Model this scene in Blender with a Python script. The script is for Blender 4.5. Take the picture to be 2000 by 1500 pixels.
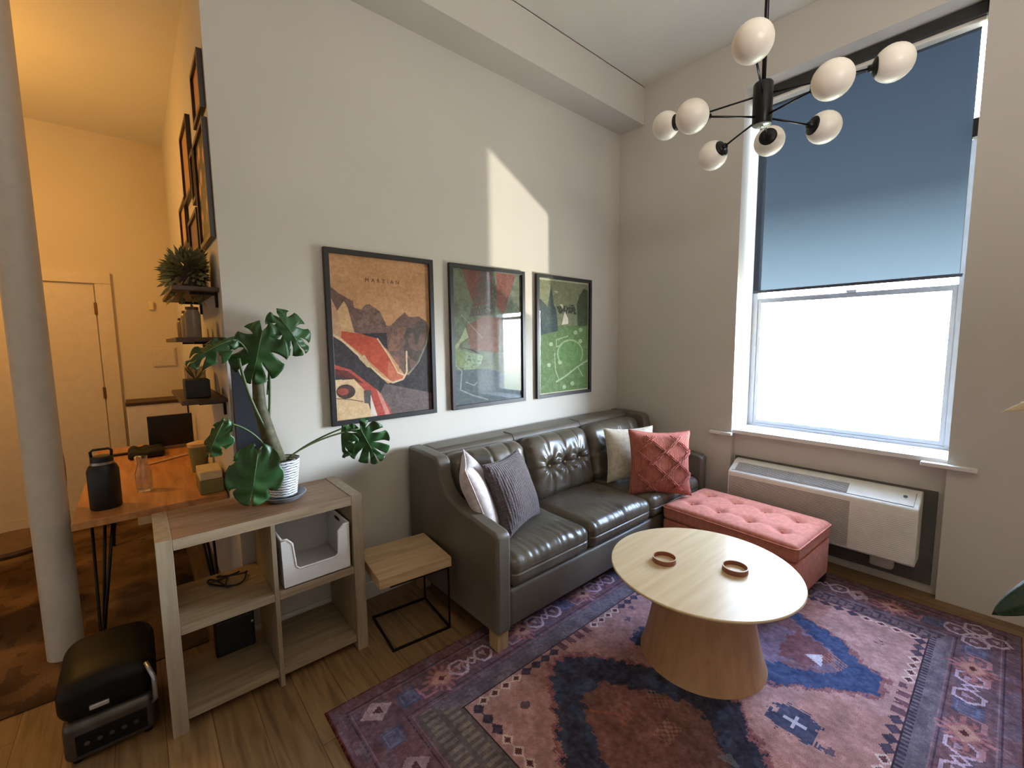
import bpy, bmesh, math, random
import numpy as np
from mathutils import Vector, Matrix, noise
random.seed(4); rng = np.random.default_rng(7)
S = bpy.context.scene
for o in list(bpy.data.objects): bpy.data.objects.remove(o)
COL = S.collection
PI = math.pi

# ---------------------------------------------------------------- camera
cd = bpy.data.cameras.new('camera'); cam = bpy.data.objects.new('camera', cd); COL.objects.link(cam)
yaw, pitch, roll = map(math.radians, (49.143, -5.787, -0.66))
fw = Vector((math.cos(pitch)*math.cos(yaw), math.cos(pitch)*math.sin(yaw), math.sin(pitch)))
rt = fw.cross(Vector((0, 0, 1))).normalized(); up = rt.cross(fw)
rt, up = rt*math.cos(roll)+up*math.sin(roll), -rt*math.sin(roll)+up*math.cos(roll)
M = Matrix((rt, up, -fw)).transposed().to_4x4(); M.translation = Vector((-3.433, -2.45, 1.536))
cam.matrix_world = M
cd.sensor_fit = 'HORIZONTAL'; cd.sensor_width = 36; cd.lens = 849.4*36/2000; cd.clip_start = .02; cd.clip_end = 200
S.camera = cam
# ---------------------------------------------------------------- exposure
S.view_settings.view_transform = 'Standard'; S.view_settings.look = 'None'
S.view_settings.gamma = 1; S.view_settings.use_curve_mapping = False; S.view_settings.exposure = 1.75
# ---------------------------------------------------------------- sky
W = bpy.data.worlds.new('sky'); S.world = W; W.use_nodes = True
nt = W.node_tree; nt.nodes.clear()
out = nt.nodes.new('ShaderNodeOutputWorld'); bg = nt.nodes.new('ShaderNodeBackground')
tc = nt.nodes.new('ShaderNodeTexCoord'); sx = nt.nodes.new('ShaderNodeSeparateXYZ'); cr = nt.nodes.new('ShaderNodeValToRGB')
mp = nt.nodes.new('ShaderNodeMapRange'); mp.inputs[1].default_value = -.6; mp.inputs[2].default_value = .6
nt.links.new(tc.outputs['Generated'], sx.inputs[0]); nt.links.new(sx.outputs[2], mp.inputs[0]); nt.links.new(mp.outputs[0], cr.inputs[0])
e = cr.color_ramp.elements
e[0].position = 0; e[0].color = (.20, .21, .17, 1); e[1].position = 1; e[1].color = (.3, .42, .66, 1)
for p, c in ((.40, (.24, .27, .2, 1)), (.47, (.6, .62, .6, 1)), (.515, (1.0, 1.1, 1.25, 1)), (.57, (2.2, 2.55, 2.9, 1)), (.63, (1.4, 1.65, 1.9, 1)), (.70, (.42, .52, .66, 1)), (.85, (.2, .27, .4, 1))):
    q = e.new(p); q.color = c
nt.links.new(cr.outputs[0], bg.inputs[0]); bg.inputs[1].default_value = 18.5
nt.links.new(bg.outputs[0], out.inputs[0])

def light(name, kind, loc, power, color, **kw):
    l = bpy.data.lights.new(name, kind); l.energy = power; l.color = color
    for k, v in kw.items():
        if k not in ('aim',): setattr(l, k, v)
    o = bpy.data.objects.new(name, l); COL.objects.link(o); o.location = loc
    if 'aim' in kw: o.rotation_euler = (Vector(kw['aim'])-Vector(loc)).to_track_quat('-Z', 'Y').to_euler()
    return o
# sky portal in the window opening (only guides sampling of the sky)
p = light('window_portal', 'AREA', (.36, -1.65, 2.05), 1, (1, 1, 1), shape='RECTANGLE', size=1.16, size_y=2.5, aim=(-1, -1.65, 2.05))
p.data.cycles.is_portal = True
# daylight bounced up into the room off sunlit glass across the street
sun = light('sun_glint', 'SUN', (6, -6, 0), 1.15, (1, .93, .82), angle=math.radians(1.0))
sun.rotation_euler = Vector((-.80, .92, .46)).to_track_quat('-Z', 'Y').to_euler()
# warm hallway lamp, just left of the frame
light('hall_lamp_light', 'POINT', (-4.45, 1.45, 2.5), 15, (1, .50, .10), shadow_soft_size=.1)
light('fill_uplight', 'AREA', (-2.6, -3.4, 2.5), 13, (1, .95, .90), shape='DISK', size=.8, aim=(-2.3, -3.0, 3.7))  # added fill aimed at the ceiling from out of view; no lamp stands there

# ================================================================= helpers
def new_obj(name, me, parent=None):
    o = bpy.data.objects.new(name, me); COL.objects.link(o)
    if parent: o.parent = parent
    return o
def thing(name, label, cat, loc=(0, 0, 0), rotz=0, group=None):
    o = bpy.data.objects.new(name, None); COL.objects.link(o); o.empty_display_size = .1
    o.location = loc; o.rotation_euler = (0, 0, rotz); o['label'] = label; o['category'] = cat
    if group: o['group'] = group
    return o
def tag(o, label, cat, group=None):
    o['label'] = label; o['category'] = cat
    if group: o['group'] = group
    return o
def rootloc(p):
    while p is not None and p.parent: p = p.parent
    return Vector(p.location) if p is not None else Vector()

class G:
    def __init__(s): s.v = []; s.f = []
    def add(s, v, f, m=None):
        n = len(s.v)
        s.v += [tuple((m @ Vector(p)) if m else p) for p in v]; s.f += [tuple(i+n for i in q) for q in f]; return s
    def box(s, x0, x1, y0, y1, z0, z1, b=0, m=None, seg=2):
        x0, x1 = sorted((x0, x1)); y0, y1 = sorted((y0, y1)); z0, z1 = sorted((z0, z1))
        bm = bmesh.new(); bmesh.ops.create_cube(bm, size=1)
        for v in bm.verts: v.co = Vector(((x0+x1)/2+v.co.x*(x1-x0), (y0+y1)/2+v.co.y*(y1-y0), (z0+z1)/2+v.co.z*(z1-z0)))
        if b:
            b = min(b, .49*min(x1-x0, y1-y0, z1-z0))
            bmesh.ops.bevel(bm, geom=bm.edges[:], offset=b, segments=seg, affect='EDGES', profile=.5)
        bm.verts.index_update()
        s.add([v.co.copy() for v in bm.verts], [[v.index for v in f.verts] for f in bm.faces], m); bm.free(); return s
    def prism(s, poly, ax, a, b, m=None):   # poly: 2-D points, extruded along axis ax between a and b
        n = len(poly)
        def P(u, w, t):
            return {'x': (t, u, w), 'y': (u, t, w), 'z': (u, w, t)}[ax]
        v = [P(u, w, a) for u, w in poly]+[P(u, w, b) for u, w in poly]
        f = [list(range(n))[::-1], list(range(n, 2*n))]+[[i, (i+1) % n, n+(i+1) % n, n+i] for i in range(n)]
        return s.add(v, f, m)
    def lathe(s, prof, c=(0, 0, 0), n=32, m=None, sx=1, sy=1, cap=True):
        v = []; f = []
        for r, z in prof:
            for i in range(n):
                a = 2*PI*i/n; v.append((c[0]+r*sx*math.cos(a), c[1]+r*sy*math.sin(a), c[2]+z))
        for k in range(len(prof)-1):
            for i in range(n):
                j = (i+1) % n; f.append((k*n+i, k*n+j, (k+1)*n+j, (k+1)*n+i))
        if cap and prof[0][0] > 1e-5: f.append(tuple(range(n))[::-1])
        if cap and prof[-1][0] > 1e-5: f.append(tuple(range((len(prof)-1)*n, len(prof)*n)))
        return s.add(v, f, m)
    def tube(s, pts, r, n=8, close=False):
        pts = [Vector(p) for p in pts]; N = len(pts); rs = r if isinstance(r, (list, tuple)) else [r]*N
        v = []; f = []; prev = None
        for i, p in enumerate(pts):
            t = (pts[min(i+1, N-1)]-pts[max(i-1, 0)]).normalized()
            a = (prev-t*prev.dot(t)).normalized() if prev else t.orthogonal().normalized()
            prev = a; b = t.cross(a)
            for k in range(n):
                an = 2*PI*k/n; v.append(p+(a*math.cos(an)+b*math.sin(an))*rs[i])
        for i in range(N-1):
            for k in range(n):
                j = (k+1) % n; f.append((i*n+k, i*n+j, (i+1)*n+j, (i+1)*n+k))
        f.append(tuple(range(n))[::-1]); f.append(tuple(range((N-1)*n, N*n)))
        return s.add(v, f)
    def sphere(s, c, r, n=24, m=None):
        prof = [(max(1e-6, r*math.sin(PI*i/(n//2))), -r*math.cos(PI*i/(n//2))) for i in range(n//2+1)]
        return s.lathe(prof, c, n, m)
    def build(s, name, mat, parent=None, smooth=False, world=True, auto=None):
        off = rootloc(parent) if world else Vector()
        me = bpy.data.meshes.new(name)
        me.from_pydata([tuple(Vector(p)-off) for p in s.v], [], s.f); me.update()
        bm = bmesh.new(); bm.from_mesh(me)
        if smooth: bmesh.ops.remove_doubles(bm, verts=bm.verts, dist=1e-6)
        bmesh.ops.recalc_face_normals(bm, faces=bm.faces); bm.to_mesh(me); bm.free()
        if mat: me.materials.append(mat)
        if smooth:
            me.shade_smooth()
            if auto:
                try: me.set_sharp_from_angle(angle=math.radians(auto))
                except Exception: pass
        return new_obj(name, me, parent)
def bez(p0, p1, p2, n=14):
    p0, p1, p2 = map(Vector, (p0, p1, p2))
    return [(1-t)**2*p0+2*t*(1-t)*p1+t*t*p2 for t in [i/n for i in range(n+1)]]

# ---------------------------------------------------------------- materials
def lin(c):
    return tuple((x/12.92 if x <= .04045 else ((x+.055)/1.055)**2.4) for x in [v/255 for v in c])+(1,)
class Mt:
    def __init__(s, name, col, rough=.6, metal=0, spec=.5, **kw):
        s.m = bpy.data.materials.new(name); s.m.use_nodes = True; s.t = s.m.node_tree
        s.b = s.t.nodes['Principled BSDF']; s.o = s.t.nodes['Material Output']
        s.b.inputs['Base Color'].default_value = lin(col); s.b.inputs['Roughness'].default_value = rough
        s.b.inputs['Metallic'].default_value = metal; s.b.inputs['Specular IOR Level'].default_value = spec
        for k, v in kw.items(): s.b.inputs[k].default_value = v
        s.tc = s.t.nodes.new('ShaderNodeTexCoord')
    def n(s, kind, **kw):
        x = s.t.nodes.new('ShaderNode'+kind)
        for k, v in kw.items():
            if k in x.inputs: x.inputs[k].default_value = v
            else: setattr(x, k, v)
        return x
    def l(s, a, b): s.t.links.new(a, b)
    def coord(s, scale=(1, 1, 1), rot=(0, 0, 0)):
        m = s.n('Mapping'); m.inputs['Scale'].default_value = scale; m.inputs['Rotation'].default_value = rot
        s.l(s.tc.outputs['Object'], m.inputs[0]); return m.outputs[0]
    def noise(s, scale=10, detail=4, co=None, dist=0):
        x = s.n('TexNoise', Scale=scale, Detail=detail, Distortion=dist); s.l(co or s.coord(), x.inputs['Vector']); return x.outputs['Fac']
    def ramp(s, fac, stops):
        r = s.n('ValToRGB'); el = r.color_ramp.elements
        el[0].position, el[0].color = stops[0][0], lin(stops[0][1]); el[1].position, el[1].color = stops[-1][0], lin(stops[-1][1])
        for p, c in stops[1:-1]:
            q = el.new(p); q.color = lin(c)
        s.l(fac, r.inputs[0]); return r.outputs[0]
    def mix(s, fac, a, b, mode='MIX'):
        x = s.n('Mix', data_type='RGBA', blend_type=mode)
        if isinstance(fac, (int, float)): x.inputs[0].default_value = fac
        else: s.l(fac, x.inputs[0])
        for v, i in ((a, 6), (b, 7)):
            if isinstance(v, tuple): x.inputs[i].default_value = v
            else: s.l(v, x.inputs[i])
        return x.outputs[2]
    def col(s, c): s.l(c, s.b.inputs['Base Color']); return s
    def bump(s, h, strength=.2, dist=.01):
        b = s.n('Bump', Strength=strength, Distance=dist); s.l(h, b.inputs['Height'])
        prev = s.b.inputs['Normal'].links
        if prev: s.l(prev[0].from_socket, b.inputs['Normal'])
        s.l(b.outputs[0], s.b.inputs['Normal']); return s
def plain(name, col, rough=.6, metal=0, spec=.5, var=.06, nscale=18, **kw):
    m = Mt(name, col, rough, metal, spec, **kw)
    f = m.noise(nscale, 3); dk = tuple(int(c*(1-var)) for c in col); lt = tuple(min(255, int(c*(1+var))) for c in col)
    m.col(m.ramp(f, [(.3, dk), (.7, lt)])); return m.m
def wood(name, cols, grain=(1, 14, 14), scale=3.2, rough=.5, bump=.05):
    m = Mt(name, cols[0], rough)
    co = m.coord(grain); f = m.noise(scale, 8, co, .6)
    c = m.ramp(f, [(.25, cols[0]), (.5, cols[1]), (.75, cols[2])])
    m.col(c); m.bump(f, bump, .004); return m.m

def wallmat(name, c):
    m = Mt(name, c, .85, 0, .25); f = m.noise(1.3, 2)
    dk = tuple(int(x*.97) for x in c)
    m.col(m.ramp(f, [(.3, dk), (.7, c)])); m.bump(m.noise(260, 3), .10, .002); return m.m
M_wall = wallmat('greige wall paint', (206, 199, 190))
M_ceil = wallmat('ceiling paint', (222, 218, 208))
M_trim = plain('white trim paint', (226, 222, 214), .45, var=.02)
M_hall = wallmat('hall wall paint', (214, 200, 172))
M_door = plain('painted door', (212, 196, 168), .5, var=.02)

fm = Mt('oak plank floor', (120, 95, 66), .42)
br = fm.n('TexBrick', offset=.37, Scale=1.0); br.inputs['Mortar Size'].default_value = .0018; br.inputs['Brick Width'].default_value = 1.3; br.inputs['Row Height'].default_value = .15
br.inputs['Color1'].default_value = (.25, .25, .25, 1); br.inputs['Color2'].default_value = (.8, .8, .8, 1); br.inputs['Mortar'].default_value = (0, 0, 0, 1)
fm.l(fm.coord(rot=(0, 0, PI/2)), br.inputs['Vector'])
fn = fm.noise(2.5, 8, fm.coord((16, 1.2, 1)), .8)
c1 = fm.ramp(fn, [(.25, (112, 86, 58)), (.5, (146, 116, 80)), (.75, (168, 138, 98))])
tone = fm.ramp(br.outputs['Color'], [(0, (170, 155, 140)), (.3, (228, 224, 220)), (1, (255, 252, 248))])
fm.col(fm.mix(1.0, c1, tone, 'MULTIPLY')); fm.bump(fn, .08, .003)
M_floor = fm.m

# ================================================================= the room
def struct(name, g, m, parent=None, **kw):
    o = g.build(name, m, parent, **kw)
    if parent is None: o['kind'] = 'structure'
    return o
ZC, ZS, DS, XW = 3.652, 3.347, .242, -3.104
WY0, WY1, WZ0, WZ1 = -1.061, -2.243, .83, 3.31
RY, LX, FY = -4.3, -6.4, 2.85
struct('floor', G().box(LX, .5, RY, FY+.1, -.1, 0), M_floor)
struct('ceiling', G().box(LX, .45, RY, -DS, ZC, ZC+.1), M_ceil)
struct('ceiling', G().box(LX, XW, 0, FY, ZS, ZS+.1).box(LX, -.0, -DS, 0, ZS+.3, ZS+.4), M_ceil)
struct('trim_1', G().box(LX, 0, -DS, 0, ZS, ZC), M_wall)                        # dropped beam above the posters
struct('wall_back', G().prism([(XW, 0), (.45, 0), (.45, .12), (XW+.12, .12), (XW+.12, FY), (XW, FY)], 'z', 0, ZC), M_wall)
struct('wall_far', G().box(LX, XW, FY, FY+.12, 0, ZS+.1), M_hall)
struct('wall_left', G().box(LX-.12, LX, RY, FY+.12, 0, ZC), M_wall)
struct('wall_front', G().box(LX, .45, RY-.12, RY, 0, ZC), M_wall)
g = G()
g.box(0, .45, WY0, .0, 0, ZC).box(0, .45, RY, WY1, 0, ZC).box(0, .45, WY1, WY0, WZ1, ZC).box(.055, .45, WY1, WY0, 0, WZ0-.03)
struct('wall_right', g, M_wall)
struct('baseboard_far', G().box(LX, XW-.0, FY-.015, FY, 0, .11, .003), M_door)
struct('baseboard_back', G().box(XW+.02, -2.0, -.014, 0, 0, .10, .003), M_trim)
# window
win = G().box(.012, .34, WY1+.001, WY0-.001, WZ0-.029, WZ0, .003).build('window_1', M_trim); win['kind'] = 'structure'
for o_, nm in ((G().box(-.035, .0, WY0-.01, WY0+.16, WZ0-.045, WZ0-.022, .004).box(-.035, .012, WY1-.12, WY1+.11, WZ0-.045, WZ0-.022, .004), 'sill_horn'),):
    o_.build(nm, M_trim, win)
M_alu = plain('window aluminium', (150, 152, 156), .4, .3, var=.02)
fx0, fx1 = .295, .345
g = G().box(fx0, fx1, WY0, WY0-.04, WZ0, WZ1).box(fx0, fx1, WY1, WY1+.04, WZ0, 2.72).box(fx0, fx1, WY1, WY1+.006, 2.72, WZ1).box(fx0, fx1, WY1+.041, WY0-.041, WZ0, WZ0+.022).box(fx0, fx1, WY1+.007, WY0-.041, WZ1-.04, WZ1)
fr = g.build('window_frame', M_alu, win)
g = G().box(fx0+.006, fx1-.012, WY0-.04, WY0-.065, WZ0+.0225, 1.836).box(fx0+.006, fx1-.012, WY1+.0405, WY1+.065, WZ0+.0225, 1.836).box(fx0+.007, fx1-.013, WY1+.0655, WY0-.0655, WZ0+.0225, WZ0+.05).box(fx0+.007, fx1-.013, WY1+.0655, WY0-.0655, 1.80, 1.835)
g.build('window_sash', M_alu, win)
G().box(fx0-.01, fx0+.012, -1.72, -1.66, 1.835, 1.85, .004).build('sash_latch', M_alu, win)
mg = bpy.data.materials.new('window glass'); mg.use_nodes = True; t = mg.node_tree; t.nodes.clear()
mo = t.nodes.new('ShaderNodeOutputMaterial'); mx = t.nodes.new('ShaderNodeMixShader'); tr = t.nodes.new('ShaderNodeBsdfTransparent'); gl = t.nodes.new('ShaderNodeBsdfGlossy')
fz = t.nodes.new('ShaderNodeMath'); lw = t.nodes.new('ShaderNodeLayerWeight'); lp = t.nodes.new('ShaderNodeMath')
lp.operation = 'POWER'; lp.inputs[1].default_value = 4.5; t.links.new(lw.outputs['Facing'], lp.inputs[0]); fz.operation = 'MULTIPLY_ADD'; fz.inputs[1].default_value = .9; fz.inputs[2].default_value = .04; t.links.new(lp.outputs[0], fz.inputs[0])
gl.inputs['Roughness'].default_value = .02; tr.inputs[0].default_value = (.95, .97, .97, 1)
t.links.new(fz.outputs[0], mx.inputs[0]); t.links.new(tr.outputs[0], mx.inputs[1]); t.links.new(gl.outputs[0], mx.inputs[2]); t.links.new(mx.outputs[0], mo.inputs[0])
M_pane = mg
G().add([(.32, WY1+.06, WZ0+.045), (.32, WY0-.06, WZ0+.045), (.32, WY0-.06, 1.81), (.32, WY1+.06, 1.81)], [(0, 1, 2, 3)]).build('window_pane', M_pane, win)
G().add([(.333, WY1+.002, 1.83), (.333, WY0-.04, 1.83), (.333, WY0-.04, WZ1-.04), (.333, WY1+.002, WZ1-.04)], [(0, 1, 2, 3)]).build('window_pane', M_pane, win)
# door in the far wall
door = G().box(-4.52, -3.66, FY-.012, FY-.002, .01, 2.05, .002).build('door_1', M_door); door['kind'] = 'structure'
G().box(-3.65, -3.545, FY-.03, FY, 0, 2.064, .004).box(-4.63, -4.53, FY-.03, FY, 0, 2.064, .004).box(-4.63, -3.545, FY-.03, FY-.001, 2.065, 2.165, .004).build('door_casing', M_door, door)
M_brass = plain('aged brass', (120, 84, 40), .4, .8)
for z0 in (1.80, 1.06, .22):
    G().box(-3.668, -3.648, FY-.036, FY-.010, z0, z0+.10, .003).build('hinge', M_brass, door)
G().sphere((-4.45, FY-.06, 1.0), .028).tube([(-4.45, FY-.055, 1), (-4.45, FY-.01, 1)], .01).build('door_knob', M_brass, door, True)

# ================================================================= column
M_col = plain('column paint', (206, 200, 190), .5, var=.02)
o = G().lathe([(.068, 0), (.068, ZS)], (-3.80, .55, 0), 40).build('column', M_col, smooth=True, auto=40)
tag(o, 'round off-white painted column standing from floor to ceiling at the hall opening', 'column')

# ================================================================= rug (pattern painted in the weave)
def inpoly(P, X, Y):
    r = np.zeros(X.shape, bool); n = len(P); j = n-1
    for i in range(n):
        xi, yi = P[i]; xj, yj = P[j]
        c = ((yi > Y) != (yj > Y)); d = (yj-yi) if abs(yj-yi) > 1e-9 else 1e-9
        r ^= c & (X < (xj-xi)*(Y-yi)/d+xi); j = i
    return r
def segd(X, Y, a, b):
    ax, ay = a; bx, by = b; L = (bx-ax)**2+(by-ay)**2+1e-12
    t = np.clip(((X-ax)*(bx-ax)+(Y-ay)*(by-ay))/L, 0, 1); return np.hypot(X-ax-t*(bx-ax), Y-ay-t*(by-ay))
def strokes(X, Y, pts, w):
    m = np.zeros(X.shape, bool)
    for a, b in zip(pts, pts[1:]): m |= segd(X, Y, a, b) < w
    return m
def sm_noise(sh, k, seed):
    r = np.random.default_rng(seed); a = r.random((sh[0]//k+3, sh[1]//k+3))
    yi = np.arange(sh[0])/k; xi = np.arange(sh[1])/k; y0 = yi.astype(int); x0 = xi.astype(int)
    fy = (yi-y0)[:, None]; fx = (xi-x0)[None]; fy = fy*fy*(3-2*fy); fx = fx*fx*(3-2*fx)
    return (a[np.ix_(y0, x0)]*(1-fy)*(1-fx)+a[np.ix_(y0+1, x0)]*fy*(1-fx)+a[np.ix_(y0, x0+1)]*(1-fy)*fx+a[np.ix_(y0+1, x0+1)]*fy*fx)
def color_grid(name, img, place, parent=None, mat=None, thick=0):
    h, w = img.shape[:2]
    v = place(w, h); idx = np.arange((h+1)*(w+1)).reshape(h+1, w+1)
    f = np.stack([idx[:-1, :-1], idx[:-1, 1:], idx[1:, 1:], idx[1:, :-1]], -1).reshape(-1, 4)
    off = np.array(rootloc(parent)); me = bpy.data.meshes.new(name)
    me.vertices.add(len(v)); me.vertices.foreach_set('co', (v-off).astype(np.float32).ravel())
    me.loops.add(f.size); me.loops.foreach_set('vertex_index', f.ravel().astype(np.int32))
    me.polygons.add(len(f)); me.polygons.foreach_set('loop_start', np.arange(0, f.size, 4, dtype=np.int32))
    me.update(calc_edges=True)
    ca = me.color_attributes.new('pattern', 'FLOAT_COLOR', 'CORNER')
    s = img/255.; L = np.where(s <= .04045, s/12.92, ((s+.055)/1.055)**2.4)
    c = np.concatenate([L, np.ones(L.shape[:2]+(1,))], -1).reshape(-1, 1, 4).repeat(4, 1)
    ca.data.foreach_set('color', c.astype(np.float32).ravel())
    me.materials.append(mat); return new_obj(name, me, parent)
def pattern_mat(name, rough=.9, spec=.3, wear=.0):
    m = Mt(name, (120, 90, 90), rough, 0, spec)
    a = m.n('VertexColor'); a.layer_name = 'pattern'
    c = a.outputs[0]
    if wear:
        f = m.ramp(m.noise(260, 3), [(.3, (255-int(255*wear),)*3), (.7, (255, 255, 255))]); c = m.mix(1., c, f, 'MULTIPLY')
        m.bump(m.noise(380, 2), .35, .003)
    m.col(c); return m.m
RX0, RX1, RYT, RYB = -2.95, -.135, -.675, -2.575
res = .0058
w = int((RX1-RX0)/res); h = int((RYT-RYB)/res)
X, Y = np.meshgrid(RX0+(np.arange(w)+.5)*res, RYT-(np.arange(h)+.5)*res)
# woven steps
Xs = (np.floor(X/.012)+.5)*.012; Ys = (np.floor(Y/.012)+.5)*.012
im = np.zeros((h, w, 3)); n1 = sm_noise((h, w), 36, 1); n2 = sm_noise((h, w), 9, 2); n3 = sm_noise((h, w), 3, 3); n4 = sm_noise((h, w), 80, 4)
dt = RYT-Y; db = Y-RYB; dl = X-RX0; dr = RX1-X
def put(mask, c, a=1.): im[mask] = im[mask]*(1-a)+np.array(c)*a
field = np.array((172, 130, 124.)); im[:] = field
im += (n1-.5)[..., None]*np.array((30, 26, 22))
put(n4 > .60, (180, 148, 150), .4); put(n4 < .38, (164, 112, 100), .45)
# medallions
def warp(P): return P
jx = Xs+(sm_noise((h, w), 4, 5)-.5)*.034; jy = Ys+(sm_noise((h, w), 4, 6)-.5)*.034
LO = [(-2.06, -1.13), (-1.95, -1.13), (-1.86, -1.22), (-1.78, -1.34), (-1.70, -1.50), (-1.62, -1.66), (-1.63, -1.79), (-1.70, -1.84), (-1.78, -1.92), (-1.86, -2.01), (-1.95, -2.13), (-2.06, -2.2), (-2.2, -2.1), (-2.34, -1.9), (-2.44, -1.7), (-2.40, -1.52), (-2.27, -1.36), (-2.13, -1.19)]
LI = [(-2.02, -1.33), (-1.95, -1.35), (-1.89, -1.45), (-1.82, -1.57), (-1.77, -1.66), (-1.81, -1.76), (-1.90, -1.83), (-1.95, -1.93), (-2.05, -2.05), (-2.18, -1.92), (-2.28, -1.75), (-2.26, -1.58), (-2.17, -1.43), (-2.09, -1.34)]
RO = [(-1.0, -1.16), (-.88, -1.2), (-.70, -1.45), (-.62, -1.62), (-.74, -1.74), (-.80, -1.87), (-.86, -1.99), (-.96, -2.07), (-1.0, -2.16), (-1.12, -2.17), (-1.20, -2.10), (-1.26, -2.01), (-1.34, -1.92), (-1.42, -1.82), (-1.45, -1.66), (-1.33, -1.48), (-1.15, -1.25)]
RI = [(-1.0, -1.36), (-.88, -1.45), (-.82, -1.62), (-.85, -1.77), (-.91, -1.87), (-.96, -1.95), (-1.06, -2.0), (-1.10, -2.03), (-1.17, -1.96), (-1.23, -1.86), (-1.28, -1.76), (-1.28, -1.62), (-1.12, -1.42)]
def grow(P, k):
    c = np.mean(P, 0); return [tuple(c+(np.array(p)-c)*k) for p in P]
for O, I, ic, nc in ((LO, LI, (114, 80, 74), (46, 52, 72)), (RO, RI, (124, 108, 132), (52, 72, 116))):
    put(inpoly(grow(O, 1.05), jx, jy), (128, 78, 84), .75)
    put(inpoly(O, jx, jy), nc, .96); put(inpoly(O, jx, jy) & (n2 > .62), (56, 78, 112), .45)
    put(inpoly(I, jx, jy), ic, .95); put(inpoly(I, jx, jy) & (n1 > .55), (128, 84, 80), .5)
put(inpoly([(-1.02, -1.78), (-.9, -1.8), (-.96, -1.93), (-1.05, -1.98), (-1.17, -1.92), (-1.2, -1.8)], jx, jy), (116, 72, 76), .8)
put(inpoly([(-1.09, -1.88), (-1.03, -1.94), (-1.13, -1.96)], X, Y), (190, 190, 205))
for k in range(5):
    put(segd(X, Y, (-1.05+k*.016, -1.94-k*.004), (-1.10+k*.016, -2.02-k*.004)) < .004, (176, 122, 106), .8)
put((np.abs(X+1.97) < .05) & (np.abs(Y+1.66) < .035) & ((np.floor(X/.013)+np.floor(Y/.013)) % 2 < 1), (160, 120, 100), .7)
put((np.abs(X+1.86) < .032) & (np.abs(Y+1.55) < .045) & ((np.floor(X/.011)+np.floor(Y/.011)) % 2 < 1), (150, 112, 92), .7)
put(strokes(X, Y, [(-2.12, -1.40), (-2.04, -1.50), (-2.08, -1.53), (-2.0, -1.53), (-2.0, -1.46), (-2.03, -1.5)], .005), (150, 92, 76), .8)
put(inpoly([(-1.93, -1.83), (-1.88, -1.86), (-1.92, -1.92)], X, Y), (120, 130, 140), .7)
# crossed star in the field (mirrored towards the sofa)
for cx, cy in ((-1.555, -1.975), (-1.555, -1.33)):
    rr = np.abs(jx-cx)*1.0+np.abs(jy-cy)*.9
    put((np.maximum(np.abs(jx-cx)*1.15, np.abs(jy-cy)) < .085) & (rr < .125), (52, 62, 92), .9)
    put((np.minimum(np.abs(X-cx), np.abs(Y-cy)) < .006) & (np.maximum(np.abs(X-cx), np.abs(Y-cy)) < .04), (190, 190, 205))
for cx, cy in ((-1.60, -2.10), (-1.50, -1.16), (-2.30, -1.20), (-.75, -1.25), (-1.40, -1.12), (-.72, -2.1)):
    put((np.hypot(X-cx, Y-cy) < .022) & (n3 > .45), (70, 60, 80), .8)
# chains of little diamonds round the field
def chain(d, along, lo, hi, at, inner):
    m = (np.abs(d-at) < .013) & (along > lo) & (along < hi)
    ph = ((along-lo)/.062); seg = np.floor(ph/4.) % 3
    u = np.abs(ph-np.floor(ph)-.5)*2
    dia = (np.abs(d-at)/.026+(u)) ; ring = (dia < 1.) & (dia > .62)
    big = (np.abs(d-at) < .026) & (along > lo) & (along < hi) & inner
    put(big & (seg < 1) & ring, (212, 192, 186)); put(big & (seg < 1) & (dia < .55), (92, 50, 54))
    put(big & (seg == 1) & (dia < 1.), (50, 44, 66), .85); put(big & (seg == 2) & (u < .6) & (n3 > .3), (84, 52, 66), .8)
T = np.ones((h, w), bool)
chain(dt, dl, .50, 2.44, .392, T); chain(db, dl, .50, 2.44, .338, T)
chain(dl, db, .34, 1.51, .49, T); chain(dr, db, .34, 1.51, .40, T)
# guard bands
A = (dt < .365) | (db < .315) | (dl < .455) | (dr < .375)
put(A, (108, 100, 110)); put(A & (n2 > .5), (126, 118, 126), .5); put(A & (n3 > .6), (82, 76, 90), .6); put(A & (np.floor(Ys/.012)%2 < 1) & (n2 < .4), (80, 74, 88), .4)
lf = (dl < .455) & (dl < dt*1.22) & (dl < db*1.4)
put(lf & A, (92, 86, 80), .7)
key = lf & (dl > .27)
put(key & ((np.floor(Y/.016) % 2) < 1) & (((dl > .29) & (dl < .35)) | ((dl > .37) & (dl < .43))), (134, 124, 112), .8)
rf = (dr < .375) & (dr < dt*1.1) & (dr < db*1.15) & (dr > .265)
gk = rf; put(gk, (116, 92, 98), .6)
cu = (np.floor(Y/.011)).astype(int) % 7; cv = (np.floor((dr-.27)/.013)).astype(int)
put(gk & (((cv == 1) & (cu < 5)) | ((cv == 6) & (cu > 1)) | ((cu == 1) & (cv > 1) & (cv < 6)) | ((cu == 4) & (cv > 2) & (cv < 6)) | ((cv == 3) & (cu > 3))), (58, 52, 72), .8)
bf = (db < .315) & (db < dl*.7) & (db < dr*.9) & (db > .24)
put(bf & ((np.floor(X/.012) % 2) < 1) & (db > .29), (48, 40, 58), .8)
for d_, v_ in ((dt, .365), (db, .315), (dl, .455), (dr, .375)):
    put(A & (np.abs(d_-v_+.004) < .004) & (dt > .36) & (db > .31) & (dl > .44) & (dr > .37), (54, 40, 52))
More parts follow.
